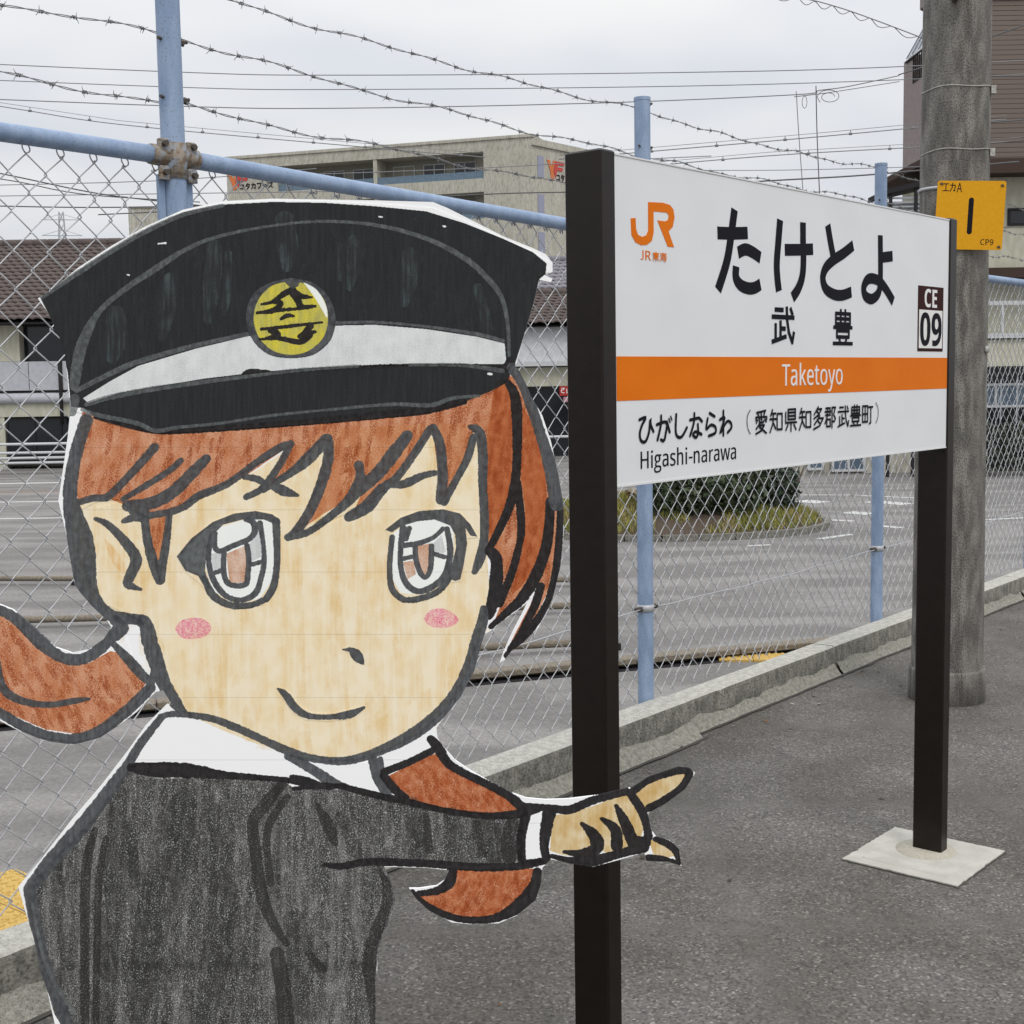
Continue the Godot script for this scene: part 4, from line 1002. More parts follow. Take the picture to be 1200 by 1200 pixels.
# ---------------------------------------------------------------- utility pole and its yellow number plate
func build_pole() -> void:
	var p := thing("utility_pole", Vector3(1.712, 0, -5.217), 0.0, "weathered grey concrete utility pole between the name board and the fence", "pole")
	var st := begin(true)
	var n := noise(1.0, FastNoiseLite.TYPE_SIMPLEX_SMOOTH, 3, 121)
	var sides := 48
	var rows := 120
	var at := func(i: int, k: int) -> Vector3:
		var y := -0.1 + 9.1 * i / rows
		var a := TAU * (k % sides) / sides
		var r := 0.1365 - y * 0.0046
		r += n.get_noise_3d(cos(a) * 6.0, y * 3.0, sin(a) * 6.0) * 0.0016
		var d: float = absf(wrapf(a - 1.2, -PI, PI))
		r -= 0.006 * exp(-pow(d / 0.05, 2.0))
		return Vector3(cos(a) * r, y, sin(a) * r)
	for i in rows:
		for k in sides: quad(st, at.call(i, k), at.call(i + 1, k), at.call(i + 1, k + 1), at.call(i, k + 1))
	obj("shaft", done(st), M.pole, p)
	for y in [2.345, 2.115]:
		st = begin(true)
		var pts := []
		for i in 25:
			var a := lerpf(0.2, 3.3, i / 24.0)
			var r: float = 0.1378 - y * 0.0046
			pts.append(Vector3(cos(a) * r, y + 0.004 * sin(i * 0.5), sin(a) * r))
		tube(st, pts, 0.0019, 0.0019, 6)
		var ring := obj("band", done(st), M.concrete, p)
		obj("band_clip", box_mesh(Vector3(0.108, y - 0.022, 0.045), Vector3(0.126, y + 0.008, 0.075)), M.pale_paint, ring)
	st = begin(true)
	var strap := []
	for i in 33:
		var a := TAU * i / 32.0
		strap.append(Vector3(cos(a) * 0.1308, 1.972 - 0.008 * cos(a), sin(a) * 0.1308))
	tube(st, strap, 0.006, 0.006, 6)
	obj("steel_strap", done(st), M.wire, p)
	st = begin(true)
	tube(st, [Vector3(-0.05, 2.655, 0.115), Vector3(-0.05, 2.655, 0.155), Vector3(-0.02, 2.66, 0.165)], 0.012, 0.016, 10)
	obj("step_bolt", done(st), M.bolt, p)
	st = begin(true)
	tube(st, [Vector3(0.103, 1.37, 0.082), Vector3(0.109, 1.37, 0.087)], 0.014, 0.013, 14)
	obj("round_tag", done(st), M.pale_paint, p)
	st = begin(true)
	tube(st, [Vector3(0, -0.02, 0), Vector3(0, 0.12, 0), Vector3(0, 0.13, 0)], 0.147, 0.143, 40)
	obj("foot_collar", done(st), M.pole, p)

	var y := thing("number_plate", Vector3(1.7165, 1.741, -5.072), -0.25, "yellow number plate with a black figure one strapped to the utility pole", "sign")
	y.rotation = Vector3(0.0, -0.2, -0.05)
	st = begin()
	var w := 0.122
	slab(st, PackedVector2Array([Vector2(-w + 0.006, 0), Vector2(w - 0.006, 0), Vector2(w, 0.006), Vector2(w, 0.246), Vector2(w - 0.006, 0.252), Vector2(-w + 0.006, 0.252), Vector2(-w, 0.246), Vector2(-w, 0.006)]), -0.003, 0.0)
	var pl := obj("plate", done(st), M.yellow_plate, y)
	st = begin()
	pen(st, PackedVector2Array([Vector2(0.002, 0.065), Vector2(0.002, 0.182)]), 0.018, 0.0004, Transform3D.IDENTITY, true)
	obj("figure_one", done(st), M.ink, pl)
	st = begin()
	var t := Transform3D(Basis.from_scale(Vector3(0.001, 0.001, 1)), Vector3.ZERO)
	glyph(st, "エ", -104, 245, 24, 34, 3.2, 0.0004, t)
	glyph(st, "カ", -78, 245, 22, 34, 3.2, 0.0004, t)
	obj("section_lettering", done(st), M.ink, pl)
	latin("section_letter", "A", "Droid Sans", 400, 0.034, 0.019, Vector3(-0.053, 0.210, 0), M.ink, pl)
	latin("code_lettering", "CP9", "Droid Sans", 400, 0.021, 0.046, Vector3(0.044, 0.018, 0), M.ink, pl)
	for q in [Vector2(-0.108, 0.241), Vector2(0.108, 0.236), Vector2(0.110, 0.012)]:
		st = begin()
		rod(st, Vector3(q.x, q.y, 0), Vector3(q.x, q.y, 0.004), 0.0042, 8)
		rod(st, Vector3(q.x - 0.006, q.y, 0.002), Vector3(q.x + 0.006, q.y - 0.004, 0.002), 0.002, 5)
		obj("screw", done(st), M.bolt, pl)

# ---------------------------------------------------------------- forecourt: markings, low pipes, island, guard rails
func strip(a: Vector2, b: Vector2, w: float, m: Material, called := "road_marking") -> void:
	var d := (b - a).normalized()
	var q := Vector2(-d.y, d.x) * w / 2
	var st := begin()
	quad(st, Vector3(a.x + q.x, 0, -a.y - q.y), Vector3(b.x + q.x, 0, -b.y - q.y), Vector3(b.x - q.x, 0, -b.y + q.y), Vector3(a.x - q.x, 0, -a.y + q.y))
	tag(obj(called, done(st), m, self, Vector3(0, ROAD + 0.004, 0)), "", "", "", "structure")

func build_forecourt() -> void:
	# lines on the road (x, distance)
	strip(Vector2(-26, 32.4), Vector2(-9.5, 32.0), 0.18, M.line_orange)
	strip(Vector2(-26, 29.6), Vector2(-8.6, 29.1), 0.20, M.line_white)
	strip(Vector2(-24, 26.0), Vector2(-8.0, 25.4), 0.17, M.line_white)
	strip(Vector2(-26, 34.9), Vector2(-9.0, 34.9), 0.35, M.line_white)
	for l in [[5.2, 27.95, 7.2, 27.5, 0.16], [7.0, 27.55, 8.6, 26.2, 0.16], [5.72, 26.5, 6.08, 26.0, 0.5], [7.0, 26.1, 7.55, 25.4, 0.45], [5.0, 24.7, 5.35, 24.1, 0.4], [6.05, 24.1, 6.4, 23.7, 0.4], [5.4, 22.9, 5.8, 22.6, 0.2], [5.95, 21.9, 6.3, 21.5, 0.2], [4.65, 20.2, 5.3, 20.75, 0.14], [3.45, 19.5, 3.8, 19.6, 0.12], [8.0, 22.5, 9.5, 22.9, 0.16], [7.0, 34.0, 14.5, 33.6, 0.22], [11.5, 34.9, 15.0, 35.3, 0.25]]:
		strip(Vector2(l[0], l[1]), Vector2(l[2], l[3]), l[4], M.line_white)
	# long low kerb; a dark strip under its lip paints in the face shadow
	var d := Vector2(5.59, 1.97).normalized()
	var yaw := atan2(d.y, d.x)
	var k := Node3D.new(); k.name = "lipped_kerb"; add_child(k, true)
	k.position = Vector3(-3.66, ROAD, -9.64); k.rotation.y = yaw
	tag(k, "low tan kerb with a painted shadow strip under its lip running across the forecourt", "kerb", "", "structure")
	for i in 12:
		var st := begin()
		var x := -4.0 + i * 1.0
		soft_box(st, Vector3(x + 0.004, 0.045, -0.16), Vector3(x + 0.996, 0.095, 0.0), 0.01)
		box(st, Vector3(x + 0.004, -0.05, -0.16), Vector3(x + 0.996, 0.046, -0.11))
		obj("kerb_block", done(st), M.brown_pipe, k)
	var st := begin()
	box(st, Vector3(-4, -0.01, -0.11), Vector3(8, 0.006, 0.06))
	obj("shadow_strip", done(st), M.dark_trim, k)  # dark sheet added for the shade below the kerb lip
	# low pipe rails lying across the forecourt
	var lines := [["far", Vector2(-12, 17.5), Vector2(0.95, 15.9), 0.034, "rusty brown low pipe rail, farthest of the three across the forecourt"], ["mid", Vector2(-12, 13.35), Vector2(0.95, 14.1), 0.036, "rusty brown low pipe rail, middle of the three across the forecourt"], ["near", Vector2(-6, 11.05), Vector2(0.95, 12.12), 0.036, "rusty brown low pipe rail, nearest of the three across the forecourt"]]
	for l in lines:
		var t := thing("pipe_rail", Vector3(l[1].x, ROAD, -l[1].y), 0.0, l[4], "rail", "low pipe rails on the forecourt")
		var e := Vector3(l[2].x - l[1].x, 0, -(l[2].y - l[1].y))
		st = begin(true)
		tube(st, [Vector3(0, 0.085, 0), Vector3(0, 0.085, 0) + e], l[3], l[3], 12)
		obj("pipe", done(st), M.brown_pipe, t)
		var n := int(e.length() / 1.6)
		for i in n + 1:
			var q: Vector3 = e * (float(i) / n)
			st = begin()
			box(st, q + Vector3(-0.03, -0.02, -0.025), q + Vector3(0.03, 0.06, 0.025))
			obj("stub", done(st), M.dark_trim, t)
	# tactile paving patches
	for c in [[Vector3(-2.62, ROAD, -5.95), FENCE_TURN, 4, 3], [Vector3(2.25, ROAD, -11.62), -0.12, 3, 1]]:
		var t := Node3D.new(); t.name = numbered("tactile_paving", self); add_child(t, true)
		t.position = c[0]; t.rotation.y = c[1]
		tag(t, "", "", "", "structure")
		for i in int(c[2]):
			for j in int(c[3]):
				st = begin(true)
				var o := Vector3((i - c[2] / 2.0) * 0.3, 0, (j - c[3] / 2.0) * 0.3)
				st.set_smooth_group(-1)
				soft_box(st, o + Vector3(0.003, -0.02, 0.003), o + Vector3(0.297, 0.022, 0.297), 0.003)
				st.set_smooth_group(0)
				for a in 5:
					for b in 5:
						var q := o + Vector3(0.03 + a * 0.06, 0.022, 0.03 + b * 0.06)
						tube(st, [q, q + Vector3(0, 0.004, 0), q + Vector3(0, 0.0075, 0)], 0.021, 0.012, 8)
				obj("tile", done(st), M.tactile, t)

func leaf_cloud(st: SurfaceTool, c: Vector3, r: Vector3, count: int, size: float, base: Color, up_light: float, sd: int) -> void:
	var g := RandomNumberGenerator.new(); g.seed = sd
	var n := noise(1.4, FastNoiseLite.TYPE_SIMPLEX_SMOOTH, 2, sd)
	for i in count:
		var d := Vector3(g.randfn(), g.randfn(), g.randfn()).normalized()
		if d.y < -0.75: d.y = -d.y
		var bump := 1.0 + 0.28 * n.get_noise_3dv(d * 1.6 + Vector3.ONE * sd)
		var depth := 1.0 - 0.45 * pow(g.randf(), 2.2)
		var p := c + d * r * bump * depth
		var u := Vector3(g.randfn(), g.randfn(), g.randfn()).normalized()
		var nn := (d + Vector3(g.randfn(), g.randfn(), g.randfn()) * 0.7).normalized()
		u = (u - nn * u.dot(nn)).normalized()
		var v := nn.cross(u)
		var s := size * g.randf_range(0.6, 1.35)
		var tone := 1.0 + 0.55 * n.get_noise_3dv(p * 2.0) + g.randf_range(-0.3, 0.35)
		st.set_color(Color(base.r * tone * g.randf_range(0.85, 1.2), base.g * tone, base.b * tone))
		tri(st, p - u * s * 0.5, p + v * s * 0.28, p + u * s * 0.5)
		tri(st, p - u * s * 0.5, p + u * s * 0.5, p - v * s * 0.28)

func bush(at: Vector3, label: String, lumps: Array, count: int, leaf: float, base: Color, sd: int) -> void:
	var t := thing("bush", at, 0.0, label, "bush", "")
	var st := begin()
	for l in lumps: leaf_cloud(st, l[0], l[1], int(count * l[2]), leaf, base, 0.5, sd + int(l[2] * 97) + int(absf(l[0].x) * 31))
	obj("foliage", done(st), M.leaf_dark, t)
	for i in 3:
		st = begin(true)
		var x := (i - 1) * 0.25
		tube(st, [Vector3(x, -0.05, 0), Vector3(x * 1.5, 0.4, 0.05), Vector3(x * 2.2, 0.8, 0)], 0.035, 0.012, 6)
		obj("stem", done(st), M.bark, t)

func build_island() -> void:
	var c := Vector3(2.55, ROAD, -22.3)
	var t := Node3D.new(); t.name = "traffic_island"; add_child(t, true); t.position = c
	tag(t, "kerbed oval traffic island planted with grass and dark bushes", "island", "", "structure")
	var rx := 2.75; var rz := 2.15
	for i in 30:
		var a0 := TAU * i / 30 + 0.006; var a1 := TAU * (i + 1) / 30 - 0.006
		var st := begin()
		for h in 3:
			var b0 := lerpf(a0, a1, h / 3.0); var b1 := lerpf(a0, a1, (h + 1) / 3.0)
			var o0 := Vector3(cos(b0) * rx, 0, sin(b0) * rz); var o1 := Vector3(cos(b1) * rx, 0, sin(b1) * rz)
			var i0 := o0 * 0.955; var i1 := o1 * 0.955
			var up := Vector3(0, 0.10, 0)
			quad(st, o0, o1, o1 + up, o0 + up); quad(st, o0 + up, o1 + up, i1 + up, i0 + up); quad(st, i1, i0, i0 + up, i1 + up)
			if h == 0: quad(st, o0, o0 + up, i0 + up, i0)
			if h == 2: quad(st, o1, i1, i1 + up, o1 + up)
		obj("kerb_stone", done(st), M.kerb_side, t)
	# mounded soil
	var st := begin(true)
	var hgt := func(q: Vector2) -> float:
		var e := clampf(1.0 - q.length_squared(), 0.0, 1.0)
		return 0.08 + 0.42 * pow(e, 0.7)
	for i in 40:
		for j in 10:
			var v: Array[Vector3] = []
			for e in [[0, 0], [1, 0], [1, 1], [0, 1]]:
				var a: float = TAU * (i + e[0]) / 40.0
				var q: Vector2 = Vector2(cos(a), sin(a)) * ((j + e[1]) / 10.0)
				v.append(Vector3(q.x * rx * 0.955, hgt.call(q), q.y * rz * 0.955))
			quad(st, v[0], v[1], v[2], v[3])
	obj("soil", done(st), M.soil, t)
	var g := RandomNumberGenerator.new(); g.seed = 77
	var gn := noise(0.8, FastNoiseLite.TYPE_SIMPLEX_SMOOTH, 2, 78)
	st = begin()
	for i in 26000:
		var q := Vector2(g.randf_range(-1, 1), g.randf_range(-1, 1))
		if q.length() > 0.99: continue
		var p := Vector3(q.x * rx * 0.95, hgt.call(q) - 0.01, q.y * rz * 0.95)
		# bare soil in front of the big bush
		if p.x > -0.35 and p.x < 0.75 and gn.get_noise_2d(p.x * 2.0, p.z * 2.0) < 0.28 and p.z > -0.6: continue
		var a := g.randf() * TAU
		var hgt2 := g.randf_range(0.05, 0.15)
		var dry := g.randf() + gn.get_noise_2d(p.x * 1.3 + 9.0, p.z * 1.3) * 0.8
		var col := Color(0.25, 0.26, 0.055) if dry < 0.6 else Color(0.36, 0.31, 0.10) if dry < 0.95 else Color(0.34, 0.27, 0.13)
		st.set_color(col * g.randf_range(0.7, 1.15))
		var w := Vector3(cos(a), 0, sin(a)) * 0.012
		tri(st, p - w, p + w, p + Vector3(g.randf_range(-0.06, 0.06), hgt2, g.randf_range(-0.06, 0.06)))
	obj("grass", done(st), M.grass, t, Vector3.ZERO, "stuff")
	bush(Vector3(3.0, ROAD + 0.22, -21.35), "large dark green bush on the traffic island behind the name board", [[Vector3(-0.05, 0.62, 0), Vector3(0.95, 0.78, 0.75), 1.0], [Vector3(-0.45, 0.5, 0.2), Vector3(0.55, 0.55, 0.55), 0.5], [Vector3(0.5, 0.5, 0.15), Vector3(0.55, 0.55, 0.5), 0.5], [Vector3(0.1, 1.0, -0.1), Vector3(0.6, 0.5, 0.5), 0.4]], 5200, 0.085, Color(0.042, 0.062, 0.027), 5)
	bush(Vector3(4.25, ROAD + 0.2, -21.9), "small round dark bush at the right-hand tip of the traffic island", [[Vector3(0, 0.45, 0), Vector3(0.46, 0.5, 0.44), 1.0], [Vector3(-0.2, 0.55, 0), Vector3(0.35, 0.42, 0.35), 0.5]], 3400, 0.08, Color(0.03, 0.048, 0.026), 25)
	# pale dried flower head
	var fl := thing("dry_flower", Vector3(1.93, ROAD + 0.25, -21.6), 0.0, "pale dried flower head standing in the grass of the traffic island", "flower")
	st = begin(true); tube(st, [Vector3(0, 0, 0), Vector3(0.02, 0.2, 0), Vector3(0.0, 0.36, 0)], 0.008, 0.006, 5)
	obj("stalk", done(st), M.bark, fl)
	st = begin()
	for i in 50:
		st.set_color(Color(0.52, 0.42, 0.28) * g.randf_range(0.7, 1.1))
		var d := Vector3(g.randfn(), g.randfn() * 0.7, g.randfn()).normalized()
		var o := Vector3(0, 0.38, 0)
		tri(st, o, o + d * 0.11, o + d.rotated(Vector3.UP, 0.5) * 0.09 + Vector3(0, 0.02, 0))
	obj("flower_head", done(st), M.grass, fl)

func guard_rail(at: Vector3, turn: float, length: float, rails: Array, label: String, h: float) -> void:
	var t := thing("guard_rail", at, turn, label, "guard rail", "white pipe guard rails along the road")
	for y in rails:
		var st := begin(true)
		tube(st, [Vector3(0, y, 0), Vector3(length, y, 0)], 0.04, 0.04, 8)
		obj("rail_pipe", done(st), M.frame_white, t)
	var n := int(length / 2.9)
	for i in n + 1:
		var st := begin(true)
		tube(st, [Vector3(0.62 + i * 2.9, -0.02, 0.05), Vector3(0.62 + i * 2.9, h, 0.05)], 0.052, 0.052, 10)
		obj("post", done(st), M.frame_white, t)

# ---------------------------------------------------------------- houses
func window(parent: Node, x0: float, x1: float, y0: float, y1: float, z: float, panes: int, frame: Material, glass: Material) -> void:
	var st := begin()
	var f := 0.06
	box(st, Vector3(x0, y0, z), Vector3(x1, y0 + f, z + 0.07)); box(st, Vector3(x0, y1 - f, z), Vector3(x1, y1, z + 0.07))
	for i in panes + 1:
		var x := lerpf(x0, x1 - f, float(i) / panes)
		box(st, Vector3(x, y0 + f, z), Vector3(x + f, y1 - f, z + 0.065))
	var w := obj("window", done(st), frame, parent)
	for i in panes:
		var a := lerpf(x0, x1 - f, float(i) / panes) + f
		var b := lerpf(x0, x1 - f, float(i + 1) / panes)
		obj("pane", box_mesh(Vector3(a, y0 + f, z + 0.01), Vector3(b, y1 - f, z + 0.03)), glass, w)

func part(parent: Node, called: String, lo: Vector3, hi: Vector3, m: Material) -> MeshInstance3D:
	return obj(called, box_mesh(lo, hi), m, parent)

# tiled slope from the eave line up to the ridge line; tiles are rows of little waves
func tiled_roof(parent: Node, w: float, y0: float, z0: float, y1: float, z1: float, rows: int, m: Material, ridge_r := 0.16) -> void:
	var st := begin(true)
	var cols := int(w / 0.27)
	var dn := Vector3(0, z0 - z1, y1 - y0).normalized()
	for r in rows:
		var a := Vector3(0, lerpf(y0, y1, float(r) / rows), lerpf(z0, z1, float(r) / rows))
		var b := Vector3(0, lerpf(y0, y1, (r + 1.08) / rows), lerpf(z0, z1, (r + 1.08) / rows))
		for c in cols:
			for s in 4:
				var q: Array[Vector3] = []
				for e in [[0, 0], [1, 0], [1, 1], [0, 1]]:
					var u: float = (s + e[0]) / 4.0
					var x: float = (c + u + 0.25 * r - int(0.25 * r)) * w / cols
					var hump := 0.045 * sin(u * PI) * (1.0 if e[1] == 0 else 0.7)
					q.append((a if e[1] == 0 else b) + Vector3(x, 0, 0) + dn * (hump + (0.05 if e[1] == 0 else 0.012)))
				quad(st, q[0], q[1], q[2], q[3])
				quad(st, q[1], q[0], q[0] - dn * 0.045, q[1] - dn * 0.045)
	var roof := obj("roof", box_mesh(Vector3(-0.2, 0, 0), Vector3(0.1, 0.02, 0.02)), m, parent)
	roof.mesh = null
	st.generate_normals()
	roof.mesh = st.commit()
	st = begin()
	quad(st, Vector3(-0.1, y0 - 0.12, z0), Vector3(w + 0.3, y0 - 0.12, z0), Vector3(w + 0.3, y1 - 0.05, z1), Vector3(-0.1, y1 - 0.05, z1))
	quad(st, Vector3(-0.1, y0 - 0.12, 2 * z1 - z0), Vector3(w + 0.3, y0 - 0.12, 2 * z1 - z0), Vector3(w + 0.3, y1 - 0.02, z1), Vector3(-0.1, y1 - 0.02, z1))
	obj("roof_deck", done(st), M.dark_trim, roof)
	for i in int(w / 0.5):
		st = begin(true)
		tube(st, [Vector3(i * 0.5, y1 + 0.05, z1), Vector3(i * 0.5 + 0.45, y1 + 0.05, z1), Vector3(i * 0.5 + 0.5, y1 + 0.07, z1)], ridge_r, ridge_r, 8)
		obj("ridge_tile", done(st), m, roof)

func build_left_house() -> void:
	var t := thing("tiled_house", Vector3(-23.5, ROAD, -41.0), 0.0, "two-storey house with a brown tiled roof and grey balcony panel behind the white guard rail", "house")
	var w := 14.2
	# local x of the pixels near the picture's edge: the corner seen through the mesh is about x = 8 to 10.2
	part(t, "body", Vector3(0.05, 0, -9.6), Vector3(w, 4.36, -0.9), M.cream_wall)
	part(t, "upper_wall", Vector3(0, 3.28, -0.9), Vector3(8.62, 4.37, -0.02), M.cream_wall)
	part(t, "upper_wall", Vector3(10.35, 3.28, -0.9), Vector3(w, 4.37, -0.02), M.cream_wall)
	part(t, "dark_opening", Vector3(8.64, 3.28, -0.88), Vector3(10.33, 4.37, -0.4), M.dark_glass)
	var pan := part(t, "balcony_panel", Vector3(5.0, 2.40, -0.02), Vector3(9.78, 3.27, 0.06), M.grey_panel)
	for i in 5: part(pan, "panel_seam", Vector3(5.2 + i * 0.92, 2.42, 0.061), Vector3(5.215 + i * 0.92, 3.25, 0.066), M.dark_trim)
	part(t, "balcony_panel", Vector3(9.92, 2.40, -0.02), Vector3(w, 3.27, 0.06), M.grey_panel)
	part(t, "gap_trim", Vector3(5.0, 2.335, -0.3), Vector3(w, 2.398, 0.02), M.dark_trim)
	var st := begin(true)
	tube(st, [Vector3(4.0, 2.16, -0.05), Vector3(w, 2.16, -0.05)], 0.17, 0.17, 14)
	obj("rolled_canopy", done(st), M.grey_panel, t)
	part(t, "lintel_wall", Vector3(0, 1.6, -0.5), Vector3(w, 2.06, -0.06), M.cream_wall)
	part(t, "lower_wall", Vector3(0, 0, -0.5), Vector3(8.02, 1.6, -0.08), M.cream_wall)
	part(t, "lower_wall", Vector3(10.6, 0, -0.5), Vector3(w, 1.6, -0.08), M.cream_wall)
	window(t, 8.04, 10.58, 0.1, 1.59, -0.2, 3, M.dark_trim, M.dark_glass)
	st = begin(true)
	tube(st, [Vector3(9.85, 1.35, 0.1), Vector3(9.85, 3.3, 0.1)], 0.055, 0.055, 8)
	obj("drain_pipe", done(st), M.dark_trim, t)
	part(t, "soffit", Vector3(-0.4, 4.37, -1.0), Vector3(w + 0.3, 4.43, 0.55), M.dark_trim)
	tiled_roof(t, w, 4.5, 0.6, 7.25, -4.9, 20, M.roof_tile)

func build_middle_house() -> void:
	var t := thing("white_walled_house", Vector3(-3.5, ROAD, -43.0), 0.0, "white-walled house with a low brown tiled roof seen between the cutout and the name board", "house")
	var w := 8.4
	part(t, "body", Vector3(0.05, 0, -6.9), Vector3(w, 4.2, -0.5), M.white_wall)
	part(t, "upper_wall", Vector3(0, 3.05, -0.5), Vector3(w, 4.22, 0), M.white_wall)
	part(t, "ledge", Vector3(-0.1, 2.90, -0.5), Vector3(w + 0.1, 3.045, 0.25), M.frame_white)
	part(t, "wall_band", Vector3(0, 2.26, -0.5), Vector3(w, 2.86, -0.05), M.cream_wall)
	part(t, "shop_opening", Vector3(0.4, 0.05, -0.48), Vector3(w - 0.4, 2.25, -0.3), M.dark_glass)
	part(t, "corner_pier", Vector3(0, 0, -0.5), Vector3(0.38, 2.255, -0.06), M.cream_wall)
	part(t, "corner_pier", Vector3(w - 0.38, 0, -0.5), Vector3(w, 2.255, -0.06), M.cream_wall)
	tiled_roof(t, w, 4.24, 0.35, 5.35, -3.0, 10, M.roof_tile)
	var s := thing("shop_sign", Vector3(1.58, 1.02 - 0.27, -42.92), 0.0, "small red sign on the wall of the white-walled house", "sign")
	obj("panel", box_mesh(Vector3(0, 0, -0.03), Vector3(0.5, 0.3, 0.0)), M.red, s)
	var st := begin()
	var xf := Transform3D(Basis.from_scale(Vector3(0.001, 0.001, 1)), Vector3.ZERO)
	pen(st, spline(points("60,230 150,240 120,190 60,180 70,110 160,90"), 4), 26, 0.002, xf)
	pen(st, points("230,220 230,90 330,90 330,180"), 26, 0.002, xf)
	obj("lettering", done(st), M.white_ink, s)
	obj("lower_panel", box_mesh(Vector3(0.12, -0.2, -0.03), Vector3(0.5, -0.04, 0.0)), plain(lin(0.45, 0.2, 0.24), 0.6), s)
	var r := thing("grey_roofed_house", Vector3(0.6, ROAD, -52.0), 0.0, "house with a grey tiled roof rising behind the white-walled house", "house")
	part(r, "wall", Vector3(0, 0, -6), Vector3(7, 5.9, 0), M.beige_wall)
	tiled_roof(r, 7.4, 5.9, 0.4, 7.2, -2.6, 8, M.roof_grey)

func letters(st: SurfaceTool, text: String, x: float, y: float, s: float, pw: float, z: float, step: float) -> void:
	for i in text.length(): glyph(st, text[i], x + i * step, y, s * 0.9, s, pw, z)

func big_logo(parent: Node, x: float, y: float, s: float, z: float) -> void:
	# slanted orange and red letter mark with the firm's name under it
	var st := begin()
	var xf := Transform3D(Basis.from_scale(Vector3(s, s, 1)), Vector3(x, y, 0))
	slab(st, points("0,0 0.28,0 0.5,-0.42 0.62,0 0.82,0 0.62,-0.55 0.72,-1.1 0.42,-1.1 0.34,-0.62"), z, z + 0.03, xf)
	var lg := obj("logo_mark", done(st), M.logo_orange, parent)
	st = begin()
	slab(st, points("0.86,0 1.75,0 1.68,-0.2 1.1,-0.2 1.06,-0.34 1.6,-0.34 1.54,-0.54 1.0,-0.54 0.86,-1.0 0.66,-0.6"), z, z + 0.03, xf)
	obj("logo_mark", done(st), M.logo_red, parent)
	st = begin()
	letters(st, "ユタカフーズ", x + 0.95 * s, y - 0.72 * s, 0.42 * s, 0.075 * s, z + 0.01, 0.44 * s)
	obj("firm_lettering", done(st), M.ink, parent)

func build_factory() -> void:
	# origin at the far left end of the long facade; x runs along it to the near corner
	var t := thing("factory_building", Vector3(-18.55, ROAD, -90.63), -0.3176, "large beige factory office block with blue balcony fronts and an orange letter mark", "building")
	var L := 21.15
	var H := 17.31
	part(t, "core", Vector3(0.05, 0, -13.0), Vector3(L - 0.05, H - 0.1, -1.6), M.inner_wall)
	part(t, "corner_wall", Vector3(L - 3.12, 0, -1.6), Vector3(L, H, 0), M.beige_wall)
	part(t, "end_wall", Vector3(0, 0, -1.6), Vector3(3.75, H, 0), M.beige_wall)
	var base := 0.0
	for f in 7:
		var top := 16.62 - f * 2.45
		var low := maxf(0.0, top - 1.62)
		# solid band over the opening
		part(t, "wall_band", Vector3(3.75, top, -1.6), Vector3(L - 3.12, (H if f == 0 else top + 0.83), -0.003), M.beige_wall)
		if top < 1.0: break
		part(t, "pier", Vector3(10.55, low, -1.6), Vector3(10.8, top, -0.05), M.beige_wall)
		for b in [[3.75, 10.55], [10.8, L - 3.12]]:
			part(t, "balcony_front", Vector3(b[0], low, -0.30), Vector3(b[1], low + 0.46, -0.12), M.steel_blue)
			var x: float = b[0] + 0.5
			while x < b[1] - 1.6:
				window(t, x, x + 1.5, low + 0.55, top - 0.3, -1.58, 2, M.frame_white, M.dark_glass if int(x * 3) % 3 else M.inner_wall)
				x += 2.1
	part(t, "roof_edge", Vector3(-0.1, H - 0.02, -13.2), Vector3(L + 0.1, H + 0.16, 0.08), M.beige_wall)
	big_logo(t, 0.05, 16.35, 0.95, 0.01)
	# short side that runs away from the near corner
	var s := 9.2
	var side := Node3D.new()
	side.name = "side_wing"
	t.add_child(side, true)
	side.position = Vector3(L, 0, 0)
	side.rotation.y = 0.3176 + atan2(7.12, 5.68)
	part(side, "wing_wall", Vector3(0.02, 0, -8.0), Vector3(s, H - 0.05, 0), M.beige_wall)
	part(side, "wing_roof_edge", Vector3(0, H - 0.5, -0.1), Vector3(s + 0.1, H - 0.36, 0.12), M.beige_wall)
	for y in [14.95, 12.6, 10.3, 7.9]:
		part(side, "window_strip", Vector3(0.6, y, 0), Vector3(1.22, y + 1.3, 0.04), M.lavender_glass)
	big_logo(side, 1.55, 16.1, 1.05, 0.01)
	var b := thing("beige_block", Vector3(-20.84, ROAD, -75.0), 0.0, "plain windowless beige block standing left of the factory above the tiled roof", "building")
	part(b, "wall", Vector3(0, 0, -8), Vector3(6.2, 12.2, 0), M.beige_wall)
	part(b, "roof_edge", Vector3(-0.05, 12.2, -8.05), Vector3(6.25, 12.3, 0.05), M.inner_wall)
	for i in 3: part(b, "panel_joint", Vector3(1.5 + i * 1.5, 0, 0.001), Vector3(1.52 + i * 1.5, 12.1, 0.004), M.inner_wall)

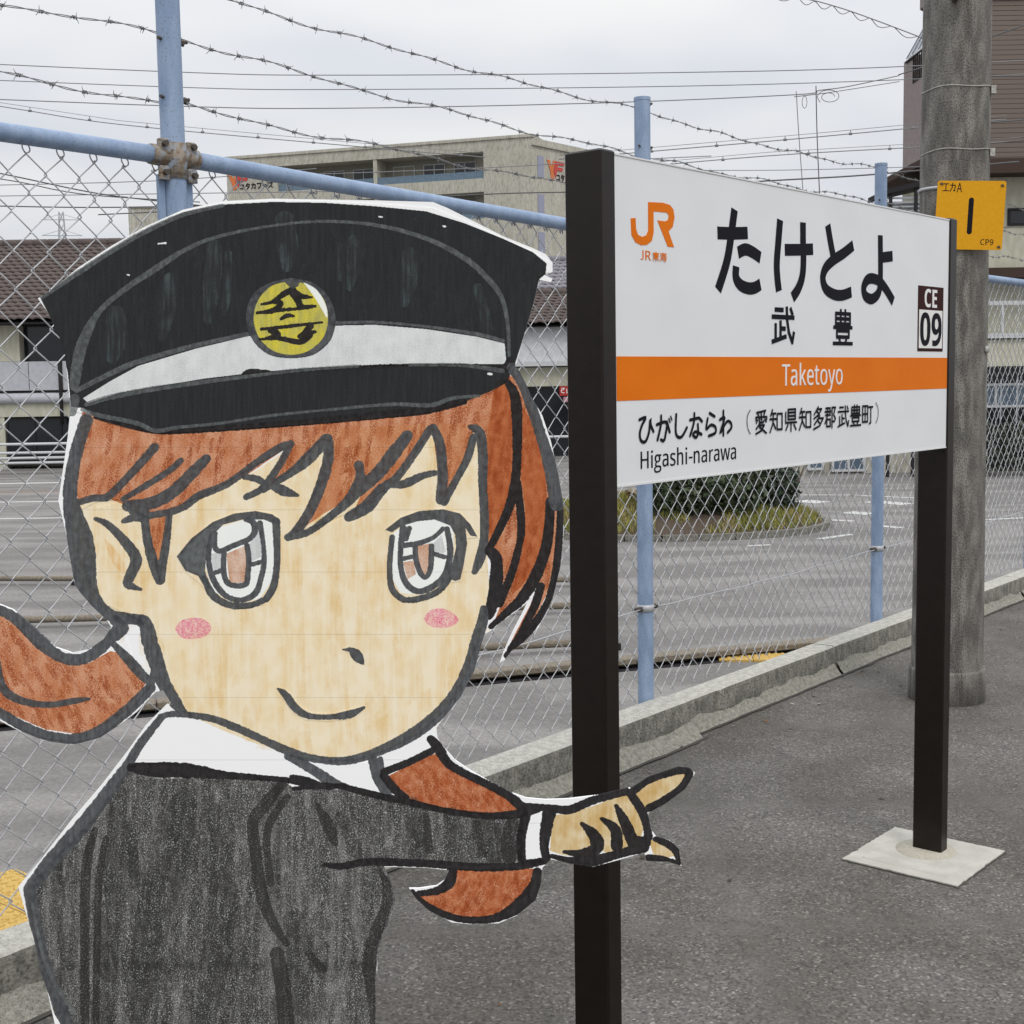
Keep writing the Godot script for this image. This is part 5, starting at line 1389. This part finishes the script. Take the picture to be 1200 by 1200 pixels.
func build_right_houses() -> void:
	# tall apartment block: its plain side wall recedes behind the pole, its tiled front faces the road
	var t := thing("apartment_block", Vector3(12.15, ROAD, -36.0), 0.0, "tall mauve and brown tiled apartment block behind the utility pole", "building")
	part(t, "side_wall", Vector3(0, 0, -5.9), Vector3(0.25, 11.05, -0.11), M.mauve_wall)
	part(t, "parapet_stub", Vector3(0, 11.05, -5.9), Vector3(0.3, 11.9, -4.9), M.mauve_wall)
	part(t, "front_wall", Vector3(0.25, 0, -5.8), Vector3(9.0, 11.04, -0.1), M.tile_wall)
	part(t, "front_wall", Vector3(1.3, 11.04, -5.8), Vector3(9.0, 12.98, -0.1), M.tile_wall)
	for i in 44:
		part(t, "tile_course", Vector3(0.02, 7.5 + i * 0.125, -0.1), Vector3(9.0, 7.5 + i * 0.125 + 0.112, -0.085), M.tile_wall)
	part(t, "upper_storey", Vector3(-0.05, 13.0, -4.2), Vector3(0.4, 18, 0.05), M.mauve_wall)
	part(t, "upper_front", Vector3(0.4, 13.0, -4.2), Vector3(9.0, 18, -0.02), M.tile_wall)
	var st := begin()
	slab(st, PackedVector2Array([Vector2(-4.2, 12.995), Vector2(-2.4, 12.2), Vector2(0, 12.2), Vector2(0, 12.995)]), -0.04, 3.0, Transform3D(Basis(Vector3(0, 0, 1), Vector3.UP, Vector3(1, 0, 0)), Vector3.ZERO))
	obj("overhang", done(st), M.brown_trim, t)
	# slanted translucent roof and railing of the corner terrace
	st = begin()
	quad(st, Vector3(0.0, 11.95, -5.65), Vector3(0.0, 12.65, -3.2), Vector3(0.9, 12.65, -3.2), Vector3(0.9, 11.95, -5.65))
	quad(st, Vector3(0.02, 11.95, -5.65), Vector3(0.02, 12.65, -3.2), Vector3(0.02, 12.65, -1.0), Vector3(0.02, 11.95, -1.0))
	var canopy := obj("terrace_canopy", done(st), M.clear_panel, t)
	for i in 7:
		st = begin()
		rod(st, Vector3(0.0, 11.95, -5.65 + i * 0.6), Vector3(0.0, 12.65, -3.2 + i * 0.36), 0.014, 6)
		obj("canopy_bar", done(st), M.pale_steel, canopy)
	st = begin()
	rod(st, Vector3(-0.03, 11.82, -5.6), Vector3(-0.03, 11.82, -0.2), 0.03, 6)
	var rail := obj("terrace_rail", done(st), M.dark_trim, t)
	for i in 22:
		st = begin()
		rod(st, Vector3(-0.03, 11.05, -4.85 + i * 0.2), Vector3(-0.03, 11.82, -4.85 + i * 0.2), 0.016, 6)
		obj("baluster", done(st), M.dark_trim, rail)
	part(t, "hanging_laundry", Vector3(0.3, 11.1, -4.2), Vector3(0.36, 11.75, -3.1), M.dark_trim)
	part(t, "recess_wall", Vector3(1.2, 11.05, -4.8), Vector3(1.3, 12.2, -0.2), M.mauve_wall)
	st = begin(true)
	tube(st, [Vector3(-0.06, 13.05, -3.0), Vector3(-0.12, 13.1, -3.0)], 0.05, 0.05, 8)
	obj("drain_spout", done(st), M.frame_white, t)
	# cream house in front of it
	var c := thing("cream_house", Vector3(9.2, ROAD, -33.0), 0.0, "cream two-storey house with a brown eave at the foot of the apartment block", "house")
	part(c, "body", Vector3(1.15, 0, -2.6), Vector3(8.0, 7.15, -0.6), M.cream_wall)
	part(c, "wall", Vector3(1.1, 5.0, -0.6), Vector3(8.0, 7.2, 0), M.cream_wall)
	st = begin()
	slab(st, PackedVector2Array([Vector2(0.55, 7.35), Vector2(1.1, 7.16), Vector2(8.6, 7.16), Vector2(8.6, 7.5), Vector2(0.55, 7.5)]), -2.6, 0.75)
	obj("eave", done(st), M.brown_trim, c)
	window(c, 2.92, 4.2, 6.0, 6.42, -0.02, 2, M.dark_trim, M.dark_glass)
	part(c, "siding_line", Vector3(1.1, 5.98, 0), Vector3(8.0, 6.0, 0.03), M.beige_wall)
	part(c, "brown_band", Vector3(1.1, 4.76, -0.6), Vector3(8.0, 5.0, 0.1), M.brown_trim)
	part(c, "deck_wall", Vector3(1.1, 3.37, -2.0), Vector3(8.0, 4.76, -0.9), M.grey_panel)
	window(c, 2.5, 3.1, 3.4, 4.6, -0.88, 1, M.frame_white, M.dark_glass)
	window(c, 3.2, 4.4, 3.4, 4.6, -0.88, 2, M.frame_white, M.blue_glass)
	part(c, "balcony_rail", Vector3(1.1, 4.1, 0.02), Vector3(8.0, 4.2, 0.08), M.frame_white)
	part(c, "balcony_foot", Vector3(1.1, 3.3, -0.9), Vector3(8.0, 3.42, 0.1), M.frame_white)
	for i in 9: part(c, "balcony_post", Vector3(1.1 + i * 0.85, 3.42, 0.02), Vector3(1.16 + i * 0.85, 4.1, 0.08), M.frame_white)
	part(c, "balcony_wall", Vector3(-2.6, 2.62, -0.6), Vector3(8.0, 3.27, 0.0), M.cream_wall)
	part(c, "ground_floor", Vector3(-2.55, 0, -2.0), Vector3(8.0, 2.62, -0.7), M.beige_wall)
	part(c, "dark_front", Vector3(1.2, 0.1, -0.7), Vector3(7.9, 2.61, -0.5), M.dark_glass)
	window(c, 1.2, 7.8, 1.6, 2.2, -0.45, 8, M.frame_white, M.blue_glass)
	window(c, -1.75, -1.35, 0.1, 1.2, -0.65, 1, M.frame_white, M.blue_glass)
	window(c, -1.15, -0.3, 0.05, 1.2, -0.65, 2, M.frame_white, M.blue_glass)
	for i in 16: part(c, "grille_bar", Vector3(1.3 + i * 0.4, 1.25, -0.2), Vector3(1.33 + i * 0.4, 2.3, -0.17), M.pale_steel)
	# grey louvred lean-to
	var lo := thing("louvred_lean_to", Vector3(8.95, ROAD, -32.2), 0.0, "dark grey louvred lean-to roof between the fence post and the utility pole", "canopy")
	st = begin()
	slab(st, PackedVector2Array([Vector2(0, 6.7), Vector2(1.6, 7.05), Vector2(1.6, 7.16), Vector2(0, 6.82)]), -1.6, 0.0)
	obj("canopy_roof", done(st), M.dark_trim, lo)
	for i in 3: part(lo, "post", Vector3(0.1 + i * 0.6, 0, -0.12), Vector3(0.17 + i * 0.6, 6.75 + i * 0.13, -0.05), M.dark_trim)
	for i in 7: part(lo, "louvre", Vector3(0.0, 6.0 + i * 0.1, -0.16), Vector3(1.6, 6.04 + i * 0.1, -0.1), M.pale_steel)
	part(lo, "back_panel", Vector3(0, 5.5, -1.5), Vector3(1.6, 6.65, -1.4), M.grey_panel)
	# clipped hedge in front
	var h := thing("hedge", Vector3(10.9, ROAD, -32.0), 0.0, "dark clipped hedge along the road in front of the cream house", "hedge")
	st = begin()
	for i in 8: leaf_cloud(st, Vector3(0.4 + i * 0.75, 0.62, 0), Vector3(0.6, 0.68, 0.4), 750, 0.11, Color(0.05, 0.058, 0.042), 0.5, 300 + i)
	obj("foliage", done(st), M.leaf_dark, h)
	for i in 4:
		st = begin(true)
		tube(st, [Vector3(0.5 + i * 1.6, -0.05, 0), Vector3(0.55 + i * 1.6, 0.7, 0)], 0.03, 0.015, 6)
		obj("stem", done(st), M.bark, h)
	var h2 := thing("low_hedge", Vector3(5.6, ROAD, -34.6), 0.0, "low dark hedge at the far edge of the road under the name board", "hedge")
	st = begin()
	for i in 7: leaf_cloud(st, Vector3(0.4 + i * 0.7, 0.12, 0), Vector3(0.55, 0.2, 0.3), 300, 0.1, Color(0.026, 0.03, 0.022), 0.5, 320 + i)
	obj("foliage", done(st), M.leaf_dark, h2)

# ---------------------------------------------------------------- overhead wires and the far pylon
func cable(label: String, pts: Array, r: float, m: Material, called := "overhead_wire") -> void:
	var p := []
	for i in pts.size() - 1:
		var a: Vector3 = pts[maxi(i - 1, 0)]; var d: Vector3 = pts[mini(i + 2, pts.size() - 1)]
		for k in 6: p.append(pts[i].cubic_interpolate(pts[i + 1], a, d, k / 6.0))
	p.append(pts[pts.size() - 1])
	var st := begin(true)
	var base: Vector3 = p[0]
	for i in p.size(): p[i] -= base
	tube(st, p, r, r, 5)
	tag(obj(called, done(st), m, self, base), label, "wire", "overhead wires")

func W(x: float, y: float, z: float) -> Vector3:
	return Vector3(x, y, -z)

func clipped_cable(label: String, pts: Array, r: float, every: float) -> void:
	cable(label, pts, r, M.cable_far)
	var owner_node: Node = get_child(get_child_count() - 1)
	var base: Vector3 = pts[0]
	for i in pts.size() - 1:
		var d: Vector3 = pts[i + 1] - pts[i]
		var n := int(d.length() / every)
		for k in n:
			var c: Vector3 = pts[i] + d * (float(k) + 0.5) / n - base
			var st := begin()
			rod(st, c + Vector3(-0.03, 0.0, 0), c + Vector3(0.03, 0.0, 0), r * 2.4, 6)
			rod(st, c + Vector3(0, 0.0, 0), c + Vector3(0, 0.07, 0), r * 0.8, 5)
			obj("clip", done(st), M.cable_far, owner_node)
		var st2 := begin(true)
		rod(st2, pts[i] - base + Vector3(0, 0.07, 0), pts[i + 1] - base + Vector3(0, 0.07, 0), r * 0.5, 4)
		obj("carrier_wire", done(st2), M.cable_far, owner_node)

func build_wires() -> void:
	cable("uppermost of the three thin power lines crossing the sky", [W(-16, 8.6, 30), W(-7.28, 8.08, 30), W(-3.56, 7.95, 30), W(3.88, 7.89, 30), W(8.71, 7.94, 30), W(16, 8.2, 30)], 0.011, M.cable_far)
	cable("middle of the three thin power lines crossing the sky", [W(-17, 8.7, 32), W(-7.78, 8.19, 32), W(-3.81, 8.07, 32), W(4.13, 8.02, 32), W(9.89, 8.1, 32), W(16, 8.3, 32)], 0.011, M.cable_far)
	cable("lowest of the three thin power lines, rising to the apartment corner", [W(-15, 7.4, 28), W(-6.82, 6.95, 28), W(-3.35, 6.85, 28), W(1.88, 6.87, 28), W(5.88, 6.97, 28), W(6.4, 7.05, 28), W(7.09, 7.22, 28.5), W(8.6, 7.75, 30)], 0.011, M.cable_far)
	cable("second strand of the lines joining at the apartment corner", [W(5.9, 6.94, 28.05), W(6.5, 7.0, 28.05), W(7.3, 7.2, 28.6), W(8.6, 7.62, 30)], 0.009, M.cable_far)
	cable("lead-in wire from the corner towards the utility pole", [W(8.3, 7.55, 29), W(9.2, 7.85, 29.2), W(10.2, 8.3, 29.5)], 0.013, M.cable)
	cable("thin drop wire hanging free, left of the pair", [W(5.91, 7.02, 27.9), W(5.97, 6.1, 27.9), W(6.06, 5.0, 27.9)], 0.009, M.cable_far)
	cable("thicker drop wire hanging free, right of the pair", [W(6.31, 7.12, 27.9), W(6.34, 6.1, 27.9), W(6.40, 4.9, 27.9)], 0.011, M.cable)
	var loop := []
	for i in 13: loop.append(W(6.58 + (0.11 + 0.012 * i) * cos(i * 0.85), 6.9 + (0.06 + 0.008 * i) * sin(i * 0.85), 27.9))
	cable("coil of spare wire hanging at the top of the drop wires", loop, 0.007, M.cable)
	loop = []
	for i in 8: loop.append(W(6.08 + 0.05 * cos(i * 0.9), 6.8 + 0.12 * sin(i * 0.9), 27.9))
	cable("small hooked wire end beside the thin drop wire", loop, 0.006, M.cable)
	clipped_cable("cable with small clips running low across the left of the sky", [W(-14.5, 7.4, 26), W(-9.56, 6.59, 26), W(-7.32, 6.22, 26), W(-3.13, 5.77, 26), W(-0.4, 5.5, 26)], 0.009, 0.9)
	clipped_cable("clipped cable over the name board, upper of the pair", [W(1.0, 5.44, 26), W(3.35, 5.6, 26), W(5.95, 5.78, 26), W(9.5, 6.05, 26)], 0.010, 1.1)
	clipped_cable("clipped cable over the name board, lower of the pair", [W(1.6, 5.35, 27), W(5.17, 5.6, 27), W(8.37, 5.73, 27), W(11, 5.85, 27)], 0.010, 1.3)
	cable("dark cable ending at the eave beside the utility pole", [W(2.5, 4.6, 24), W(4.59, 4.69, 24), W(6.09, 4.75, 24), W(7.3, 4.83, 24), W(9.0, 4.95, 24)], 0.014, M.cable)
	cable("faint wire level with the fence post top at the right", [W(3.0, 5.05, 25), W(5.2, 5.02, 25), W(8.5, 5.05, 25)], 0.007, M.cable_far)
	# spiral hanger cable that reaches the utility pole
	var a: Array[Vector3] = [W(2.0, 4.62, 12), W(2.55, 4.545, 12), W(2.89, 4.46, 12), W(3.26, 4.33, 12), W(3.78, 4.13, 12)]
	cable("messenger wire of the spiral-hung cable at the top of the pole", a, 0.005, M.cable_far)
	var sp := []
	for i in 60:
		var t := i / 59.0 * 3.999
		var k := int(t)
		var q: Vector3 = a[k].lerp(a[k + 1], t - k)
		sp.append(q + Vector3(0, -0.022 + 0.022 * sin(i * 0.95), 0.02 * cos(i * 0.95)))
	cable("looped hanger wire of the spiral-hung cable", sp, 0.0035, M.cable_far)
	cable("dark cable crossing the factory front below its upper balcony", [W(-12, 6.3, 40), W(-4.86, 6.52, 40), W(-0.85, 6.7, 40), W(1.65, 6.73, 40), W(5.0, 6.72, 40)], 0.018, M.cable)
	cable("thin cable crossing the factory corner near the letter mark", [W(-6, 7.35, 40), W(-0.83, 7.46, 40), W(2.66, 7.6, 40), W(6.0, 7.7, 40)], 0.013, M.cable_far)
	cable("wire seen through the mesh, upper of three left of the first post", [W(-16, 6.6, 36), W(-9.3, 6.65, 36), W(-5, 6.9, 36)], 0.012, M.cable_far)
	cable("wire seen through the mesh, middle of three left of the first post", [W(-16, 6.33, 36), W(-7.47, 6.31, 36), W(-4, 6.3, 36)], 0.012, M.cable_far)
	cable("wire seen through the mesh, lowest of three left of the first post", [W(-16, 5.95, 34), W(-10.51, 5.73, 34), W(-5.5, 5.75, 34)], 0.016, M.cable)
	cable("darker bundled wire sloping down behind the mesh, upper strand", [W(-9.5, 4.85, 20), W(-7.41, 4.41, 20), W(-6.3, 4.16, 20), W(-5.68, 4.05, 20), W(-4.5, 3.9, 20)], 0.010, M.cable)
	cable("darker bundled wire sloping down behind the mesh, lower strand", [W(-9.5, 4.62, 20), W(-7.41, 4.33, 20), W(-6.55, 4.15, 20), W(-5.92, 4.06, 20), W(-4.5, 3.95, 20)], 0.008, M.cable)
	var right_z := [[7.0, 6.1, 7.9, 6.42, 20.0, "wire rising right from the pole, topmost"], [6.9, 5.57, 8.0, 5.56, 20.0, "wire right of the pole, second from the top"], [6.9, 4.9, 8.0, 4.98, 20.0, "wire right of the pole, third from the top"], [7.6, 4.93, 8.8, 5.03, 22.0, "wire right of the pole, just above the brown eave"]]
	for q in right_z: cable(q[5], [W(q[0], q[1], q[4]), W((q[0] + q[2]) / 2, (q[1] + q[3]) / 2 - 0.01, q[4]), W(q[2], q[3], q[4])], 0.010, M.cable)
	# distant lattice pylon
	var t := thing("pylon", Vector3(-229.0, ROAD, -700), 0.2, "faint distant lattice power pylon above the tiled roof", "pylon")
	var legs := []
	for s in [[-1, -1], [1, -1], [1, 1], [-1, 1]]:
		var st := begin()
		rod(st, Vector3(s[0] * 5.5, 0, s[1] * 5.5), Vector3(s[0] * 1.0, 92, s[1] * 1.0), 0.22, 4)
		obj("leg", done(st), M.pale_steel, t)
	var st := begin()
	for i in 16:
		var y0 := i * 5.75; var y1 := y0 + 5.75
		var w0 := lerpf(5.5, 1.0, y0 / 92.0); var w1 := lerpf(5.5, 1.0, y1 / 92.0)
		rod(st, Vector3(-w0, y0, w0), Vector3(w1, y1, w1), 0.13, 4); rod(st, Vector3(w0, y0, w0), Vector3(-w1, y1, w1), 0.13, 4)
		rod(st, Vector3(-w0, y0, -w0), Vector3(w1, y1, -w1), 0.13, 4); rod(st, Vector3(w0, y0, -w0), Vector3(-w1, y1, -w1), 0.13, 4)
	obj("lattice", done(st), M.pale_steel, t)
	for y in [72, 80, 88]:
		st = begin()
		rod(st, Vector3(-10, y, 0), Vector3(10, y, 0), 0.2, 4)
		rod(st, Vector3(-10, y, 0), Vector3(0, y + 3, 0), 0.12, 4); rod(st, Vector3(10, y, 0), Vector3(0, y + 3, 0), 0.12, 4)
		obj("crossarm", done(st), M.pale_steel, t)

func build_litter() -> void:
	# hair cracks in the asphalt
	var cn := noise(1.0, FastNoiseLite.TYPE_SIMPLEX_SMOOTH, 3, 151)
	for l in [[Vector2(0.42, 4.42), Vector2(0.92, 4.62)], [Vector2(0.85, 4.5), Vector2(1.25, 4.05)], [Vector2(0.55, 3.75), Vector2(0.86, 3.86)], [Vector2(1.5, 4.6), Vector2(2.2, 4.2)], [Vector2(0.35, 3.1), Vector2(0.62, 3.02)], [Vector2(1.3, 3.15), Vector2(1.62, 3.3)]]:
		var cs := begin()
		var la: Vector2 = l[0]; var lb: Vector2 = l[1]
		var across := Vector2(-(lb - la).y, (lb - la).x).normalized()
		var last := la
		for i in 40:
			var u := (i + 1) / 40.0
			var q := la.lerp(lb, u) + across * cn.get_noise_2d(u * 9.0 + la.x * 40.0, la.y * 10.0) * 0.05
			var w := 0.0016 * maxf(0.1, 0.6 + cn.get_noise_2d(u * 30.0, la.x * 50.0))
			quad(cs, Vector3(last.x - across.x * w, 0.0038, -last.y + across.y * w), Vector3(q.x - across.x * w, 0.0038, -q.y + across.y * w), Vector3(q.x + across.x * w, 0.0038, -q.y - across.y * w), Vector3(last.x + across.x * w, 0.0038, -last.y - across.y * w))
			last = q
		tag(obj("asphalt_crack", done(cs), M.seam), "", "", "", "structure")
	var g := RandomNumberGenerator.new(); g.seed = 91
	var st := begin()
	for i in 70:
		var p := fence_point(g.randf_range(-0.5, 7.0), 0.004, 0.24 + pow(g.randf(), 2.0) * 2.3)
		if i > 40: p = fence_point(g.randf_range(0.5, 6.0), 0.004, g.randf_range(0.2, 0.34))
		var s := g.randf_range(0.004, 0.011)
		var a := g.randf() * TAU
		var u := Vector3(cos(a), 0.1, sin(a)) * s * 1.6; var v := Vector3(-sin(a), 0.25, cos(a)) * s * 0.7
		st.set_color([Color(0.16, 0.075, 0.03), Color(0.05, 0.04, 0.03), Color(0.3, 0.28, 0.24), Color(0.035, 0.03, 0.03)][g.randi() % 4])
		quad(st, p - u, p + v, p + u, p - v)
	tag(obj("ground_litter", done(st), M.grass), "scattered crumbs of dead leaf and grit on the platform asphalt", "litter", "", "stuff")

func make_sky() -> PanoramaSkyMaterial:
	var w := 768; var h := 384
	var n := noise(1.0, FastNoiseLite.TYPE_SIMPLEX_SMOOTH, 4, 201)
	var im := Image.create(w, h, false, Image.FORMAT_RGBF)
	for y in h:
		var el := PI * (0.5 - (y + 0.5) / h)
		for x in w:
			var az := TAU * (x + 0.5) / w
			var d := Vector3(cos(el) * sin(az), sin(el), -cos(el) * cos(az))
			var c := Color(0.2, 0.2, 0.2)
			if el > -0.02:
				var up := maxf(d.y, 0.0)
				# a layered overcast: brighter overhead, thin streaks drawn out towards the horizon
				var q := Vector2(d.x, d.z) / (up + 0.16)
				var cl := n.get_noise_2d(q.x * 0.55, q.y * 0.9) * 0.65 + n.get_noise_2d(q.x * 1.7 + 40.0, q.y * 2.6) * 0.35
				var l := SKY_LOW * (1.0 + 1.5 * pow(up, 1.3)) * (1.0 + 0.19 * cl - 0.07 * smoothstep(0.0, 0.3, up) * smoothstep(0.9, 0.3, up))
				var blue := clampf(0.5 - cl * 1.6, 0.0, 1.0)
				c = Color(l * lerpf(0.985, 0.935, blue), l * lerpf(0.995, 0.972, blue), l * lerpf(1.0, 1.045, blue))
			im.set_pixel(x, y, c)
	var m := PanoramaSkyMaterial.new()
	m.panorama = ImageTexture.create_from_image(im)
	return m

const SKY_LOW := 0.80

func _ready() -> void:
	rng.seed = 4711
	# camera: eye height 1.285 m, tipped down 5.6 degrees
	var cam := Camera3D.new()
	cam.name = "camera"
	cam.position = Vector3(0, 1.285, 0)
	cam.rotation = Vector3(-0.0984, 0.0, -0.0163)
	cam.fov = 41.83
	cam.far = 3000.0
	cam.near = 0.05
	add_child(cam, true)
	cam.current = true
	# overcast daylight
	var env := Environment.new()
	env.background_mode = Environment.BG_SKY
	env.sky = Sky.new()
	env.sky.sky_material = make_sky()
	env.tonemap_mode = Environment.TONE_MAPPER_LINEAR
	env.tonemap_exposure = 0.92
	env.sdfgi_enabled = true; env.ssao_enabled = true; env.ssil_enabled = true
	var we := WorldEnvironment.new()
	we.name = "world_environment"; we.environment = env
	add_child(we, true)
	var sun := DirectionalLight3D.new()
	sun.name = "veiled_sun"
	sun.light_energy = 0.36
	sun.light_angular_distance = 22.0
	sun.light_color = Color(1.0, 0.975, 0.94)
	sun.shadow_enabled = true
	add_child(sun, true)
	sun.look_at_from_position(Vector3(3.5, 12, 8.5), Vector3.ZERO)
	make_materials()
	build_ground()
	build_forecourt()
	build_factory()
	build_left_house()
	build_middle_house()
	build_right_houses()
	build_island()
	guard_rail(Vector3(-22.0, ROAD, -38.2), 0.04, 11.6, [0.87, 0.62, 0.47, 0.33], "white four-bar pipe guard rail in front of the tiled house", 0.66)
	guard_rail(Vector3(-3.0, ROAD, -40.0), 0.0, 8.7, [0.77], "single white pipe rail in front of the white-walled house", 0.78)
	build_kerb()
	build_fence()
	build_pole()
	build_sign()
	build_standee()
	build_wires()
	build_litter()
